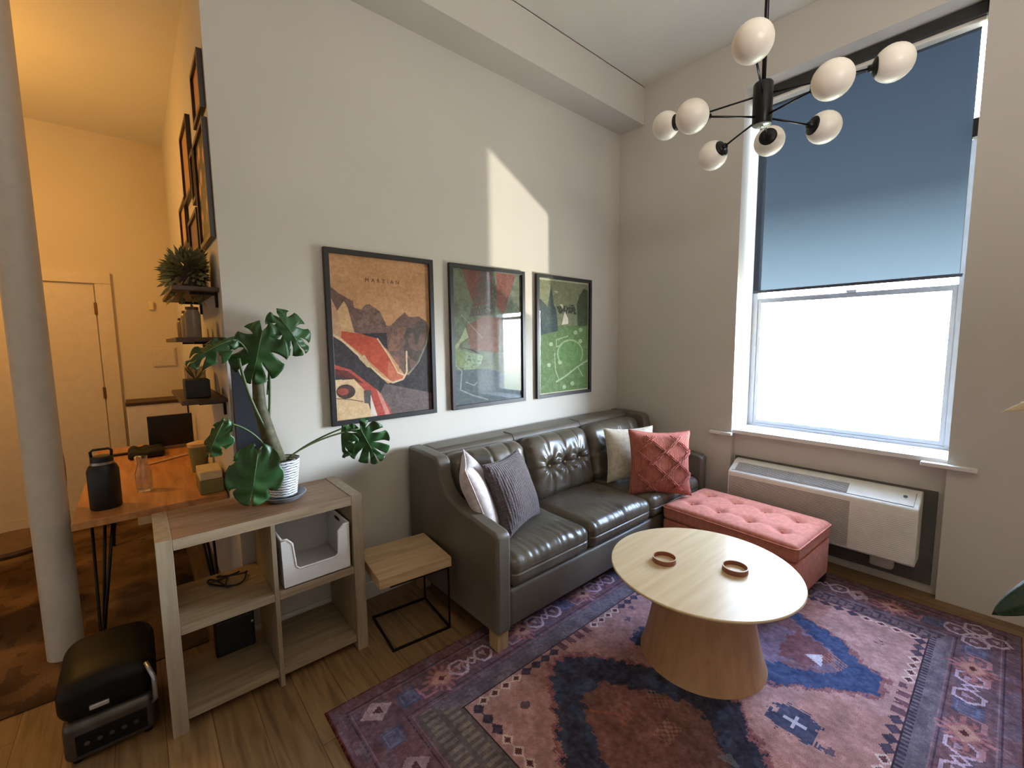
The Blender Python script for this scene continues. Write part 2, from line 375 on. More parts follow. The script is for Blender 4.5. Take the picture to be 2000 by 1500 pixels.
# main border
B = (dt < .27) | (db < .235) | (dl < .27) | (dr < .26)
put(B, (104, 80, 90)); put(B & (n1 > .5), (118, 82, 86), .6); put(B & (n2 > .62), (92, 84, 100), .6)
db_ = np.minimum(np.minimum(dt, db*1.12), np.minimum(dl, dr))
for q, c in ((.262, (134, 112, 126)), (.248, (60, 48, 66)), (.078, (134, 112, 126)), (.066, (60, 48, 66))):
    put(B & (np.abs(db_-q) < .0035), c, .8)
def motif(cx, cy, kind, s=1., rot=False):
    dx, dy = (X-cx)/s, (Y-cy)/s
    if rot: dx, dy = dy, dx
    if kind == 0:      # red flower
        r = np.abs(dx)*.8+np.abs(dy); a = np.arctan2(dy, dx)
        put((r < .075+.018*np.sign(np.sin(a*14))), (172, 112, 112), .9); put(r < .045, (190, 146, 130), .9); put(r < .016, (92, 44, 50))
        for k in (-1, 1): put(strokes(X*0+dx, dy, [(k*.05, -.05), (k*.11, -.05), (k*.12, .02)], .006), (184, 130, 136), .8)
    elif kind == 1:    # white angular scroll
        for k in (-1, 1):
            put(strokes(dx, dy, [(k*.02, 0), (k*.05, .045), (k*.10, .045), (k*.12, .0), (k*.09, -.04), (k*.05, -.045), (k*.02, 0)], .0065), (196, 176, 196), .95)
            put(inpoly([(k*.05, .02), (k*.085, .02), (k*.075, -.02)], dx, dy), (176, 150, 168))
        put((np.abs(dx)+np.abs(dy) < .03) & (np.abs(dx)+np.abs(dy) > .016), (196, 176, 196))
    elif kind == 2:    # blue-grey square
        put(np.maximum(np.abs(dx), np.abs(dy)) < .045, (82, 88, 118), .8); put((np.abs(np.maximum(np.abs(dx), np.abs(dy))-.03) < .004), (112, 120, 150), .6)
    elif kind == 3:    # pale diamond with dark triangles
        put(np.abs(dx)+np.abs(dy)*.8 < .055, (176, 152, 160), .95); put(inpoly([(-.02, .018), (.02, .018), (0, -.02)], dx, dy), (84, 56, 70))
k = 0
for i, cx in enumerate(np.arange(RX0+.30, RX1-.15, .165)):
    motif(cx, RYT-.165, (2, 0, 1)[i % 3]); motif(cx+.04, RYB+.155, (0, 2, 1)[i % 3])
for i, cy in enumerate(np.arange(RYB+.16, RYT-.12, .16)):
    motif(RX0+.165, cy, (3, 2, 3, 0)[i % 4], 1, True); motif(RX1-.165, cy, (1, 2, 0, 3)[i % 4], 1, True)
for i in range(60):
    cx = random.uniform(RX0+.05, RX1-.05); cy = random.choice((RYT-.045, RYB+.045)); s_ = random.uniform(.008, .014)
    put(inpoly([(cx-s_, cy-s_), (cx+s_, cy-s_), (cx, cy+s_)], X, Y), (132, 108, 122), .7)
for i in range(30):
    cy = random.uniform(RYB+.05, RYT-.05); cx = random.choice((RX0+.045, RX1-.045)); s_ = random.uniform(.010, .018)
    put(inpoly([(cx-s_, cy-s_), (cx-s_, cy+s_), (cx+s_, cy)], X, Y), (140, 118, 130), .7)
put(db_ < .012, (96, 40, 38)); put(db_ < .004, (60, 26, 26))
sc_ = sm_noise((h, w), 2, 31); put(B & (np.abs(np.sin(X*140)*np.sin(Y*140)) > .82) & (n2 > .4), (140, 112, 120), .45)
put(inpoly([(RX0, RYT), (RX1, RYT), (RX1, RYB), (RX0, RYB)], X, Y), (118, 96, 98), .12)
im += (n3-.5)[..., None]*22+(sc_-.5)[..., None]*20; im = im*(.91+.18*n2[..., None]); im = np.clip(im*np.array((1.12, 1.09, 1.08)), 8, 240)
M_rug = pattern_mat('woven rug pattern', .95, .2, .22)
def rugplace(w, h):
    X, Y = np.meshgrid(np.linspace(RX0, RX1, w+1), np.linspace(RYT, RYB, h+1)); Z = np.full(X.shape, .007)
    edge = np.zeros(X.shape, bool); edge[0] = edge[-1] = True; edge[:, 0] = edge[:, -1] = True; Z[edge] = .0015
    return np.stack([X, Y, Z], -1).reshape(-1, 3)
rug = color_grid('patterned_rug', im[:, :, :], rugplace, None, M_rug)
# closed underside
tag(rug, 'faded purple and dusty pink medallion rug under the round coffee table', 'rug')
G().box(RX0+.004, RX1-.004, RYB+.004, RYT-.004, .0005, .0035).build('rug_backing', plain('dark rug backing', (60, 30, 28), .95), rug)

# rug in the hall: faded brown
res = .012; w = int(1.75/res); h = int(2.3/res); HX0, HY0 = -5.0, .18
a1 = sm_noise((h, w), 16, 11); a2 = sm_noise((h, w), 5, 12); a3 = sm_noise((h, w), 30, 13)
im2 = np.zeros((h, w, 3))+np.array((112, 84, 58.)); im2 += (a1-.5)[..., None]*np.array((70, 60, 50)); im2[a2 > .70] = im2[a2 > .70]*.82; im2[a3 > .66] = im2[a3 > .66]*.75+np.array((120, 104, 80))*.25
def hp(w, h):
    X, Y = np.meshgrid(np.linspace(HX0, HX0+1.75, w+1), np.linspace(HY0+2.4, HY0, h+1)); return np.stack([X, Y, np.full(X.shape, .006)], -1).reshape(-1, 3)
hr = color_grid('hall_rug', np.clip(im2, 5, 240), hp, None, M_rug); tag(hr, 'mottled brown faded rug on the hall floor behind the white column', 'rug')
G().box(HX0+.003, HX0+1.747, HY0+.003, HY0+2.397, .0005, .003).build('rug_backing', plain('rug backing brown', (60, 44, 30), .95), hr)

# ================================================================= sofa
lm = Mt('grey brown leather', (74, 69, 62), .34, 0, .55)
ln = lm.noise(5, 3); lm.col(lm.ramp(ln, [(.3, (80, 72, 61)), (.7, (104, 95, 82))]))
lm.bump(lm.noise(9, 3, None, .8), .2, .012)
v = lm.n('TexVoronoi', Scale=210.0); lm.l(lm.coord(), v.inputs['Vector']); lm.bump(v.outputs['Distance'], .12, .002)
lr = lm.ramp(lm.noise(24, 4), [(.3, (142, 142, 142)), (.7, (166, 166, 166))]); bw = lm.n('RGBToBW'); lm.l(lr, bw.inputs[0]); lm.l(bw.outputs[0], lm.b.inputs['Roughness'])
lm.b.inputs['Coat Weight'].default_value = .25; lm.b.inputs['Coat Roughness'].default_value = .24
M_lea = lm.m
fl = Mt('smooth grey leather', (78, 74, 67), .42, 0, .5)
fl.col(fl.ramp(fl.noise(4, 3), [(.3, (88, 80, 70)), (.7, (106, 98, 87))])); fl.bump(fl.noise(60, 4), .1, .003)
M_lea2 = fl.m
M_leg = wood('pale oak legs', ((150, 118, 82), (176, 142, 102), (192, 160, 118)), (14, 14, 1))

def rbox(cx, cy, cz, sx, sy, sz, r, n=26, fn=None):
    """rounded box with its surface dense enough to displace"""
    g = G(); faces = []
    def add(ax, sg):
        V = []; F = []
        for i in range(n+1):
            for j in range(n+1):
                u, v = -1+2*i/n, -1+2*j/n
                p = [0, 0, 0]; p[ax] = sg; p[(ax+1) % 3] = u; p[(ax+2) % 3] = v
                q = Vector((p[0]*sx, p[1]*sy, p[2]*sz))
                c = Vector((max(-sx+r, min(sx-r, q.x)), max(-sy+r, min(sy-r, q.y)), max(-sz+r, min(sz-r, q.z))))
                d = q-c
                if d.length > 1e-9: q = c+d.normalized()*r
                if fn: q = fn(q, sx, sy, sz)
                V.append((q.x+cx, q.y+cy, q.z+cz))
        for i in range(n):
            for j in range(n):
                a = i*(n+1)+j; F.append((a, a+1, a+n+2, a+n+1))
        g.add(V, F)
    for ax in range(3):
        for sg in (-1, 1): add(ax, sg)
    return g
sofa = thing('leather_sofa', 'grey-brown leather three-seat sofa with loose cushions under the framed posters', 'sofa', (-1.135, -.46, 0))
SX0, SX1, SF = -2.205, -.065, -.905
# low frame with legs
g = G().box(SX0+.09, SX1-.09, SF+.01, -.06, .105, .30, .018, seg=3); g.build('seat_frame', M_lea2, sofa, True, auto=40)
G().box(SX0+.06, SX1-.06, -.055, SF+.03, .098, .106, .002).build('base_panel', plain('black dust cloth', (30, 29, 28), .9), sofa)
def side(x0, x1):
    # arm profile: sweeps up into the high back; thin outward-flaring slab
    prof = [(-.04, .10), (SF, .10), (SF-.004, .60), (-.88, .618), (-.74, .636), (-.60, .655), (-.50, .68), (-.44, .72), (-.405, .78), (-.39, .86), (-.36, .885), (-.2, .895), (-.04, .895)]
    return G().prism(prof, 'x', x0, x1)
for x0, x1, f in ((SX0, SX0+.088, -1), (SX1-.088, SX1, 1)):
    o = side(x0, x1).build('sofa_arm', M_lea2, sofa, True, auto=35)
    bv = o.modifiers.new('bevel', 'BEVEL'); bv.width = .016; bv.segments = 3; bv.limit_method = 'ANGLE'; bv.angle_limit = .6
    # piping along the outer edges
g = G().prism([(-.035, .10), (-.17, .10), (-.20, .60), (-.235, .845), (-.21, .885), (-.12, .89), (-.035, .89)], 'x', SX0+.088, SX1-.088)
o = g.build('sofa_back', M_lea2, sofa, True, auto=35); bv = o.modifiers.new('bevel', 'BEVEL'); bv.width = .02; bv.segments = 3; bv.limit_method = 'ANGLE'; bv.angle_limit = .6
for x in (-1.50, -.80): G().tube([(x, -.238, .70), (x, -.238, .842), (x, -.21, .888), (x, -.12, .892)], .0025, 6).build('back_seam', M_lea2, sofa, True)
for x in (SX0+.045, SX1-.045):
    for y in (SF+.05, -.10):
        G().prism([(x-.034, y-.034), (x+.034, y-.034), (x+.034, y+.034), (x-.034, y+.034)], 'z', 0.008 if y < -.7 else .0, .105).build('sofa_leg', M_leg, sofa)
cx_seed = [0]
def seatfn(q, sx, sy, sz):
    u, v = q.x/sx, q.y/sy
    cr = max(0, (1-u*u))*max(0, (1-v*v))
    if q.z > 0: q.z += .026*cr
    # gathered leather at the front edge and corners
    fr = max(0, -v-.35)/.65; k = min(1, fr)
    wr = (noise.noise(Vector((q.x*34+cx_seed[0], q.y*5, 1)))*.0075+noise.noise(Vector((q.x*80, q.y*9, 5+cx_seed[0])))*.0035)*k*(abs(q.z)/sz)
    q.z += wr; q.y -= wr*.6
    q += Vector((0, 0, 1))*noise.noise(Vector((q.x*7, q.y*7, 2.3)))*.007*(1 if q.z > 0 else 0)
    d = math.hypot(q.x-.12, q.y-.18)   # sat-in creases near the back
    if q.z > 0 and d < .16: q.z += .006*math.sin(d*130)*(1-d/.16)
    # seam line round the front band
    if abs(q.z-.0)*1 < .006 and v < -.95: q.y += .006
    return q
bx = [SX0+.092, -1.503, -.852, SX1-.092]
for i in range(3):
    cx = (bx[i]+bx[i+1])/2; hw = (bx[i+1]-bx[i])/2-.004
    cx_seed[0] = i*5.3
    g = rbox(cx, -.575, .378, hw, .335, .078, .05, 60, seatfn); g.build('seat_cushion', M_lea, sofa, True)
def backfn(seed):
    def fn(q, sx, sy, sz):
        u, w = q.x/sx, q.z/sz
        if q.y < 0:
            q.y -= .045*max(0, 1-u*u)**.7*max(0, 1-w*w)**.7
            for k in (-.48, 0, .48):
                dx = q.x-k*sx; dz = q.z-.0; d = math.hypot(dx, dz)
                q.y += .050*math.exp(-(d/.040)**2)
                a = math.atan2(dz, dx); q.y += .006*math.sin(a*9+seed)*math.exp(-((d-.07)/.05)**2)
                q.y += .011*math.exp(-(dx/.010)**2)
            q.y += .012*math.exp(-(dz/.010)**2)*(1 if abs(u) < .62 else .3)
        q.y += noise.noise(Vector((q.x*8+seed, q.y*5, q.z*8)))*.010
        e_ = max(0, abs(u)-.72)/.28; q.z *= 1-.05*e_*(w > 0)
        q.x += .003*math.sin(q.z*90+seed)*e_
        return q
    return fn
M_btn = plain('pale metal button', (214, 200, 176), .3, .6)
for i in range(3):
    cx = (bx[i]+bx[i+1])/2; hw = (bx[i+1]-bx[i])/2-.002
    th = .25
    g = rbox(0, 0, 0, hw, .085, .222, .075, 68, backfn(i*3.1))
    m = Matrix.Translation((cx, -.315, .648)) @ Matrix.Rotation(-th, 4, 'X')
    g2 = G().add(g.v, g.f, m); cu_ = g2.build('back_cushion', M_lea, sofa, True)
    gb = []
    for k in (-.48, 0, .48):
        p_ = m @ Vector((k*hw, -.094, 0)); G().sphere(p_, .0075, 12).build('tufting_button', M_btn, cu_, True)

# ================================================================= pillows
def pillow_mesh(w, h, t, wob=0, seed=0, n=34, pinch=.10):
    V = []; F = []
    for s_ in (1, -1):
        b = len(V)
        for i in range(n+1):
            for j in range(n+1):
                u, v = -1+2*i/n, -1+2*j/n
                x = w/2*u*(1-pinch*(1-v*v)); y = h/2*v*(1-pinch*(1-u*u))
                z = s_*t/2*(max(0, 1-abs(u)**2.6)*max(0, 1-abs(v)**2.6))**.5
                z += noise.noise(Vector((x*6+seed, y*6, s_)))*wob*(1-max(abs(u), abs(v))**6)
                V.append((x, y, z))
        for i in range(n):
            for j in range(n):
                a = b+i*(n+1)+j; f = (a, a+1, a+n+2, a+n+1); F.append(f if s_ > 0 else f[::-1])
    return V, F
def pillow(name, label, c, right, upv, w, h, t, mat, wob=.012, seed=0, extra=None):
    r = Vector(right).normalized(); u = Vector(upv); u = (u-r*u.dot(r)).normalized(); n_ = r.cross(u)
    root = thing(name, label, 'cushion', c)
    m = Matrix((r, u, n_)).transposed().to_4x4()
    V, F = pillow_mesh(w, h, t, wob, seed)
    o = G().add(V, F).build('pillow_cover', mat, root, True, world=False)
    o.matrix_local = m
    # edge seam
    pts = []
    n = 16
    for side_ in range(4):
        for k in range(n):
            s_ = -1+2*k/n
            u_, v_ = [(s_, -1), (1, s_), (-s_, 1), (-1, -s_)][side_]
            pts.append((w/2*u_*(1-.10*(1-v_*v_)), h/2*v_*(1-.10*(1-u_*u_)), 0))
    pts.append(pts[0])
    e_ = G().tube(pts, .0035, 6).build('seam', mat, root, True, world=False); e_.matrix_local = m
    if extra: extra(root, m)
    return root
def fabric(name, col, wscale=0, rough=.9, bump=.3, kind='weave', sheen=.3):
    m = Mt(name, col, rough, 0, .2); m.b.inputs['Sheen Weight'].default_value = sheen
    dk = tuple(int(c*.86) for c in col); m.col(m.ramp(m.noise(40, 4), [(.3, dk), (.7, col)]))
    if kind == 'weave': m.bump(m.noise(420, 2), bump, .003)
    elif kind == 'knit':
        v = m.n('TexVoronoi', Scale=float(wscale)); v.inputs['Randomness'].default_value = .15; m.l(m.coord(), v.inputs['Vector']); m.bump(v.outputs['Distance'], bump, .012)
    elif kind == 'rib':
        wv = m.n('TexWave', Scale=float(wscale)); wv.wave_profile = 'SIN'; m.l(m.coord(rot=(0, 0, 0)), wv.inputs['Vector']); m.bump(wv.outputs['Fac'], bump, .008)
        m.bump(m.noise(300, 2), .2, .002)
    return m.m
M_lilac = fabric('off white cotton', (224, 212, 214)); M_knit = fabric('charcoal mauve knit', (92, 80, 82), 62, bump=.9, kind='knit')
M_cream = fabric('cream boucle', (222, 210, 188), bump=.5); M_coral = fabric('coral cable knit', (196, 112, 94), 36, sheen=.1, bump=.6, kind='rib')
pillow('throw_pillow', 'pale pinkish-white throw pillow leaning on the left sofa arm', (-2.03, -.53, .675), (.55, .83, 0), (-.35, .1, .93), .43, .44, .15, M_lilac, seed=3)
pillow('throw_pillow', 'charcoal knitted throw pillow beside the white pillow at the left end of the sofa', (-1.845, -.612, .672), (.93, .36, 0), (-.22, .30, .92), .42, .42, .16, M_knit, seed=8)
pillow('throw_pillow', 'cream throw pillow behind the coral cable-knit pillow at the right of the sofa', (-.66, -.60, .672), (.86, -.50, 0), (.05, .22, .97), .40, .40, .15, M_cream, seed=12)
def cables(root, m):
    g = G()
    w = .45
    def surf(x, y):
        u, v = x/(w/2), y/(w/2)
        if abs(u) > .97 or abs(v) > .97: return None
        return .19/2*(max(0, 1-abs(u)**2.6)*max(0, 1-abs(v)**2.6))**.5
    for c_ in (-.24, -.08, .08, .24):
        for sgn in (1, -1):
            for o_ in (-.007, .007):
                pts = []
                for k in range(40):
                    x = -.215+.43*k/39; y = sgn*x*.82+c_+o_
                    if abs(y) > .195 or abs(x) > .195: continue
                    z = surf(x, y)
                    if z is None: continue
                    pts.append((x, y, z+.006+.003*math.sin(k*1.3+(0 if o_ < 0 else PI))))
                if len(pts) > 3: g.tube(pts, .0052, 6)
    o = g.build('cable_knit_pattern', M_coral, root, True, world=False); o.matrix_local = m
pillow('throw_pillow', 'coral pink cable-knit throw pillow with diamond pattern at the sofa right end', (-.66, -.845, .655), (.80, -.58, -.05), (-.04, .26, .96), .46, .46, .19, M_coral, wob=.006, extra=cables)

# ================================================================= ottoman
M_ott = fabric('coral ottoman fabric', (204, 126, 104), bump=.25, sheen=.08)
ot = thing('tufted_ottoman', 'coral fabric tufted bench ottoman at the right end of the sofa', 'ottoman', (-.50, -1.352, 0), math.radians(-3))
OW, OL = .275, .415
def ofn(q, sx, sy, sz):
    if q.z > 0:
        u, v = q.x/sx, q.y/sy
        q.z += .018*(1-u**4)*(1-v**4)
        for bx_ in (-.42, .42):
            for by_ in (-.68, -.23, .23, .68):
                d = math.hypot(q.x-bx_*sx, q.y-by_*sy); q.z -= .030*math.exp(-(d/.036)**2)
                q.z -= .006*math.exp(-(min(abs(q.x-bx_*sx), abs(q.y-by_*sy)+.0)/.02)**2)*math.exp(-(d/.10)**2)
    return q
OZ = -1.33
g = rbox(0, 0, .345, OW, OL, .052, .03, 60, ofn); g.build('cushion_top', M_ott, ot, True, world=False)
G().box(-OW+.004, OW-.004, -OL+.004, OL-.004, .06, .295, .018, seg=3).build('ottoman_body', M_ott, ot, True, world=False, auto=40)
def ring_pts(w_, l_, z_, r=.03):
    P_ = []
    for cx_, cy_, a0 in ((w_-r, l_-r, 0), (-w_+r, l_-r, 90), (-w_+r, -l_+r, 180), (w_-r, -l_+r, 270)):
        for k in range(6): a = math.radians(a0+k*18); P_.append((cx_+r*math.cos(a), cy_+r*math.sin(a), z_))
    return P_+[P_[0]]
G().tube(ring_pts(OW+.001, OL+.001, .378), .004, 6).build('top_piping', M_ott, ot, True, world=False)
for bx_ in (-.42, .42):
    for by_ in (-.68, -.23, .23, .68):
        G().sphere((bx_*OW, by_*OL, .392), .009, 12).build('tufting_button', M_ott, ot, True, world=False)
M_blk = plain('black painted wood', (24, 23, 23), .5)
for sx_ in (-1, 1):
    for sy_ in (-1, 1): G().box(sx_*(OW-.03)-.02, sx_*(OW-.03)+.02, sy_*(OL-.03)-.02, sy_*(OL-.03)+.02, .007, .062, .004).build('ottoman_leg', M_blk, ot, world=False)

# ================================================================= coffee table
tb = thing('coffee_table', 'round pale wood coffee table with a flared drum pedestal on the rug', 'table', (-1.43, -1.525, .0))
tm = Mt('pale ash veneer', (214, 186, 142), .30, 0, .5)
tn = tm.noise(2.0, 7, tm.coord((1.2, 16, 9), (0, 0, .9)), .15); tm.col(tm.ramp(tn, [(.3, (214, 186, 140)), (.5, (222, 196, 152)), (.72, (229, 206, 164))])); tm.bump(tn, .04, .003)
tm.b.inputs['Coat Weight'].default_value = .35; tm.b.inputs['Coat Roughness'].default_value = .16
M_tab = tm.m
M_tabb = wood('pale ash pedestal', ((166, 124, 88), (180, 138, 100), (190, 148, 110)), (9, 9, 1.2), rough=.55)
G().lathe([(1e-5, .438), (.424, .438), (.4275, .435), (.4275, .430), (.405, .412), (1e-5, .412)], n=96, c=(0, 0, 0)).build('table_top', M_tab, tb, True, world=False, auto=25)
prof = [(.283-.085*(t**.75)+.0*t, .0075+.404*t) for t in [i/14 for i in range(15)]]
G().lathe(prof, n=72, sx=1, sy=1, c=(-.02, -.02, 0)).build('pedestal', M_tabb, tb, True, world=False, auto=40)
M_ringw = wood('ring rim wood', ((186, 150, 110), (206, 172, 134), (216, 186, 150)), rough=.4); M_ringi = plain('copper brown inner rim', (140, 82, 56), .5)
for i, (x, y, lb) in enumerate(((-1.528, -1.385, 'small pale wooden ring tray on the coffee table, nearer the sofa'), (-1.365, -1.655, 'small pale wooden ring tray on the coffee table, nearer the window'))):
    r_ = thing('ring_tray', lb, 'coaster', (x, y, .438))
    G().lathe([(.052, .001), (.056, .001), (.056, .0225), (.055, .024), (.052, .024), (.0515, .0225), (.0515, .001), (.052, .001)], n=48, cap=False).build('tray_rim', M_ringi, r_, True, world=False, auto=35)
    G().lathe([(1e-5, .001), (.0513, .001), (.0513, .0035), (1e-5, .0035)], n=48).build('tray_floor', M_tab, r_, True, world=False, auto=35)
    G().lathe([(.0512, .0232), (.0562, .0232), (.0562, .0254), (.0512, .0254), (.0512, .0232)], n=48, cap=False).build('rim_lip', M_ringw, r_, True, world=False, auto=35)

# ================================================================= wall air conditioner
M_ac = plain('ivory plastic', (228, 224, 214), .5, var=.02); M_slot = plain('dark vent slots', (70, 78, 88), .6); M_acd = plain('shadow grey metal', (86, 82, 78), .7)
ac = thing('wall_air_conditioner', 'ivory through-wall air conditioner with top vent below the window', 'air conditioner', (0.02, -1.63, .06))
AY0, AY1 = -1.10, -2.155
prof = [(.054, .615), (-.006, .612), (-.128, .545), (-.135, .53), (-.135, .212), (-.125, .20), (.054, .20)]
o = G().prism([(a, b) for a, b in prof], 'y', AY0, AY1).build('casing', M_ac, ac, True, auto=30)
bv = o.modifiers.new('bevel', 'BEVEL'); bv.width = .006; bv.segments = 2; bv.limit_method = 'ANGLE'; bv.angle_limit = .5
# vent louvres on the sloping top
def onslope(t, y, lift=.0015):     # t 0 at front edge, 1 at wall
    return (-.124+t*.116, y, .5475+t*.0635+lift)
g = G()
vs = [onslope(.14, -1.14), onslope(.78, -1.14), onslope(.78, -1.815), onslope(.14, -1.815)]
g.add(vs, [(0, 1, 2, 3)]); g.add([(a, b, c-.0012) for a, b, c in vs], [(3, 2, 1, 0)])
o = g.build('top_vent', M_slot, ac)
g = G()
for k in range(8):
    t = .17+.64/8*k; a = onslope(t, -1.14, .0035); b = onslope(t, -1.815, .0035); g.tube([a, b], .0022, 5)
g.build('vent_louvre', M_ac, ac)
g = G().tube([onslope(.08, -1.12), onslope(.08, -2.13), onslope(.92, -2.13)], .0014, 5); g.build('top_edge_groove', M_slot, ac)
G().lathe([(1e-5, 0), (.010, 0), (.010, .0012), (1e-5, .0012)], n=20, m=Matrix.Translation(onslope(.62, -2.085)) @ Matrix.Rotation(-.50, 4, 'Y')).build('round_badge', M_slot, ac)
# front grille ribs
g = G()
for k in range(30):
    z = .222+k*.0098; g.box(-.1375, -.134, AY0-.012, -1.84, z, z+.0048)
g.build('front_grille', plain('grille grey', (150, 146, 138), .6), ac)
g = G()
for k in range(24):
    z = .215+k*.0118; g.box(-.1365, -.134, -1.85, AY1+.012, z, z+.0045)
g.build('ribbed_front_panel', M_ac, ac)
G().box(.035, .054, AY0+.02, AY1-.06, .055, .625, .002).build('wall_sleeve', M_acd, ac)
G().box(.006, .052, AY0-.02, -1.60, .11, .20, .003).build('lower_skirt', M_ac, ac)
g = rbox(.02, -1.99, .125, .03, .060, .034, .02, 10); g.build('drain_cap', plain('white foam lump', (200, 194, 184), .8), ac, True)

# ================================================================= window blind
M_bl = bpy.data.materials.new('charcoal blackout shade'); M_bl.use_nodes = True; t = M_bl.node_tree
b_ = t.nodes['Principled BSDF']; b_.inputs['Base Color'].default_value = (.016, .019, .028, 1); b_.inputs['Roughness'].default_value = .85
tl = t.nodes.new('ShaderNodeBsdfTranslucent'); tl.inputs[0].default_value = (.5, .62, .85, 1); m1 = t.nodes.new('ShaderNodeMixShader'); m1.inputs[0].default_value = .0012
m2 = t.nodes.new('ShaderNodeMixShader'); m2.inputs[0].default_value = .0042; tp = t.nodes.new('ShaderNodeBsdfTransparent')
tp.inputs[0].default_value = (.72, .9, 1, 1); t.links.new(b_.outputs[0], m1.inputs[1]); t.links.new(tl.outputs[0], m1.inputs[2]); t.links.new(m1.outputs[0], m2.inputs[1]); t.links.new(tp.outputs[0], m2.inputs[2]); t.links.new(m2.outputs[0], t.nodes['Material Output'].inputs[0])
bl = thing('roller_blind', 'dark charcoal roller blind drawn over the upper half of the window', 'blind', (.2, -1.65, 1.87))
g = G()
V = []; F = []; n = 40
for i in range(n+1):
    z = 1.885+(3.23-1.885)*i/n
    for j in range(13):
        y = -1.098-(2.211-1.098)*j/12; V.append((.2+.004*math.sin(j*1.1)*(1-i/n), y, z))
for i in range(n):
    for j in range(12): a = i*13+j; F.append((a, a+1, a+14, a+13))
bo = g.add(V, F).build('blind_fabric', M_bl, bl, True)
M_dk = plain('dark metal cassette', (46, 44, 42), .5); 
G().box(.193, .207, -1.098, -2.224, 1.868, 1.888, .003).build('hem_bar', plain('dark grey hem', (56, 60, 72), .6), bl)
G().box(.12, .215, -1.075, -2.235, 3.235, 3.305, .006).build('cassette', M_dk, bl)
G().box(.14, .21, -1.10, -2.23, 3.212, 3.236, .006).build('roller_tube', M_trim, bl)
G().box(.15, .21, -2.2125, -2.238, 2.62, 2.72, .003).build('side_clip', M_dk, bl)

# ================================================================= framed posters
M_fr = plain('black stained frame', (34, 31, 32), .42)
gm = Mt('poster glazing', (255, 255, 255), .03); t = gm.t; gt = gm.n('BsdfTransparent'); gg = gm.n('BsdfGlossy'); gg.inputs['Roughness'].default_value = .03
lw = gm.n('LayerWeight'); lp = gm.n('Math', operation='POWER'); lp.inputs[1].default_value = 4.5; gm.l(lw.outputs['Facing'], lp.inputs[0])
gf = gm.n('Math', operation='MULTIPLY_ADD'); gf.inputs[1].default_value = .9; gf.inputs[2].default_value = .035; gm.l(lp.outputs[0], gf.inputs[0]); gx = gm.n('MixShader'); gm.l(gf.outputs[0], gx.inputs[0]); gm.l(gt.outputs[0], gx.inputs[1]); gm.l(gg.outputs[0], gx.inputs[2]); gm.l(gx.outputs[0], gm.o.inputs[0])
M_gz = gm.m; M_art = pattern_mat('printed poster', .6, .3)
def homog(Q):      # unit square (TL,TR,BR,BL) -> Q ; returns function crop px -> (u,v)
    A = []; 
    for (x, y), (u, v) in zip(Q, ((0, 0), (1, 0), (1, 1), (0, 1))):
        A.append([x, y, 1, 0, 0, 0, -u*x, -u*y, u]); A.append([0, 0, 0, x, y, 1, -v*x, -v*y, v])
    A = np.array(A, float); s_ = np.linalg.solve(A[:, :8], A[:, 8]); Hm = np.append(s_, 1).reshape(3, 3)
    def f(p): r = Hm @ np.array([p[0], p[1], 1.]); return (r[0]/r[2], r[1]/r[2])
    return f
AW, AH, FWD = .606, .911, .027
def art(Q, bgc, draw, seed):
    w, h = 250, 376; im = np.zeros((h, w, 3))+np.array(bgc, float); f = homog(Q)
    U, Vv = np.meshgrid((np.arange(w)+.5)/w, (np.arange(h)+.5)/h)
    Vv2 = Vv*AH/AW
    def P(poly, c, a=1., mask=None):
        m = inpoly([f(p) for p in poly], U, Vv)
        if mask is not None: m &= mask
        im[m] = im[m]*(1-a)+np.array(c)*a
    def L(pts, c, wd=.006, a=1.):
        q = [f(p) for p in pts]; m = strokes(U, Vv2, [(x, y*AH/AW) for x, y in q], wd); im[m] = im[m]*(1-a)+np.array(c)*a
    def E(c0, rx, ry, c, a=1.):
        P([(c0[0]+rx*math.cos(k*PI/16), c0[1]+ry*math.sin(k*PI/16)) for k in range(32)], c, a)
    ns = [sm_noise((h, w), k, seed+k) for k in (5, 14, 40)]
    draw(im, P, L, E, ns, U, Vv); n3_ = sm_noise((h, w), 3, seed+77)
    im = im*.72+im.mean(-1, keepdims=True)*.24; im += (ns[0]-.5)[..., None]*16+(n3_-.5)[..., None]*14+((ns[1] > .62)[..., None])*np.array((-7, -6, -5))
    return np.clip(im, 5, 250)
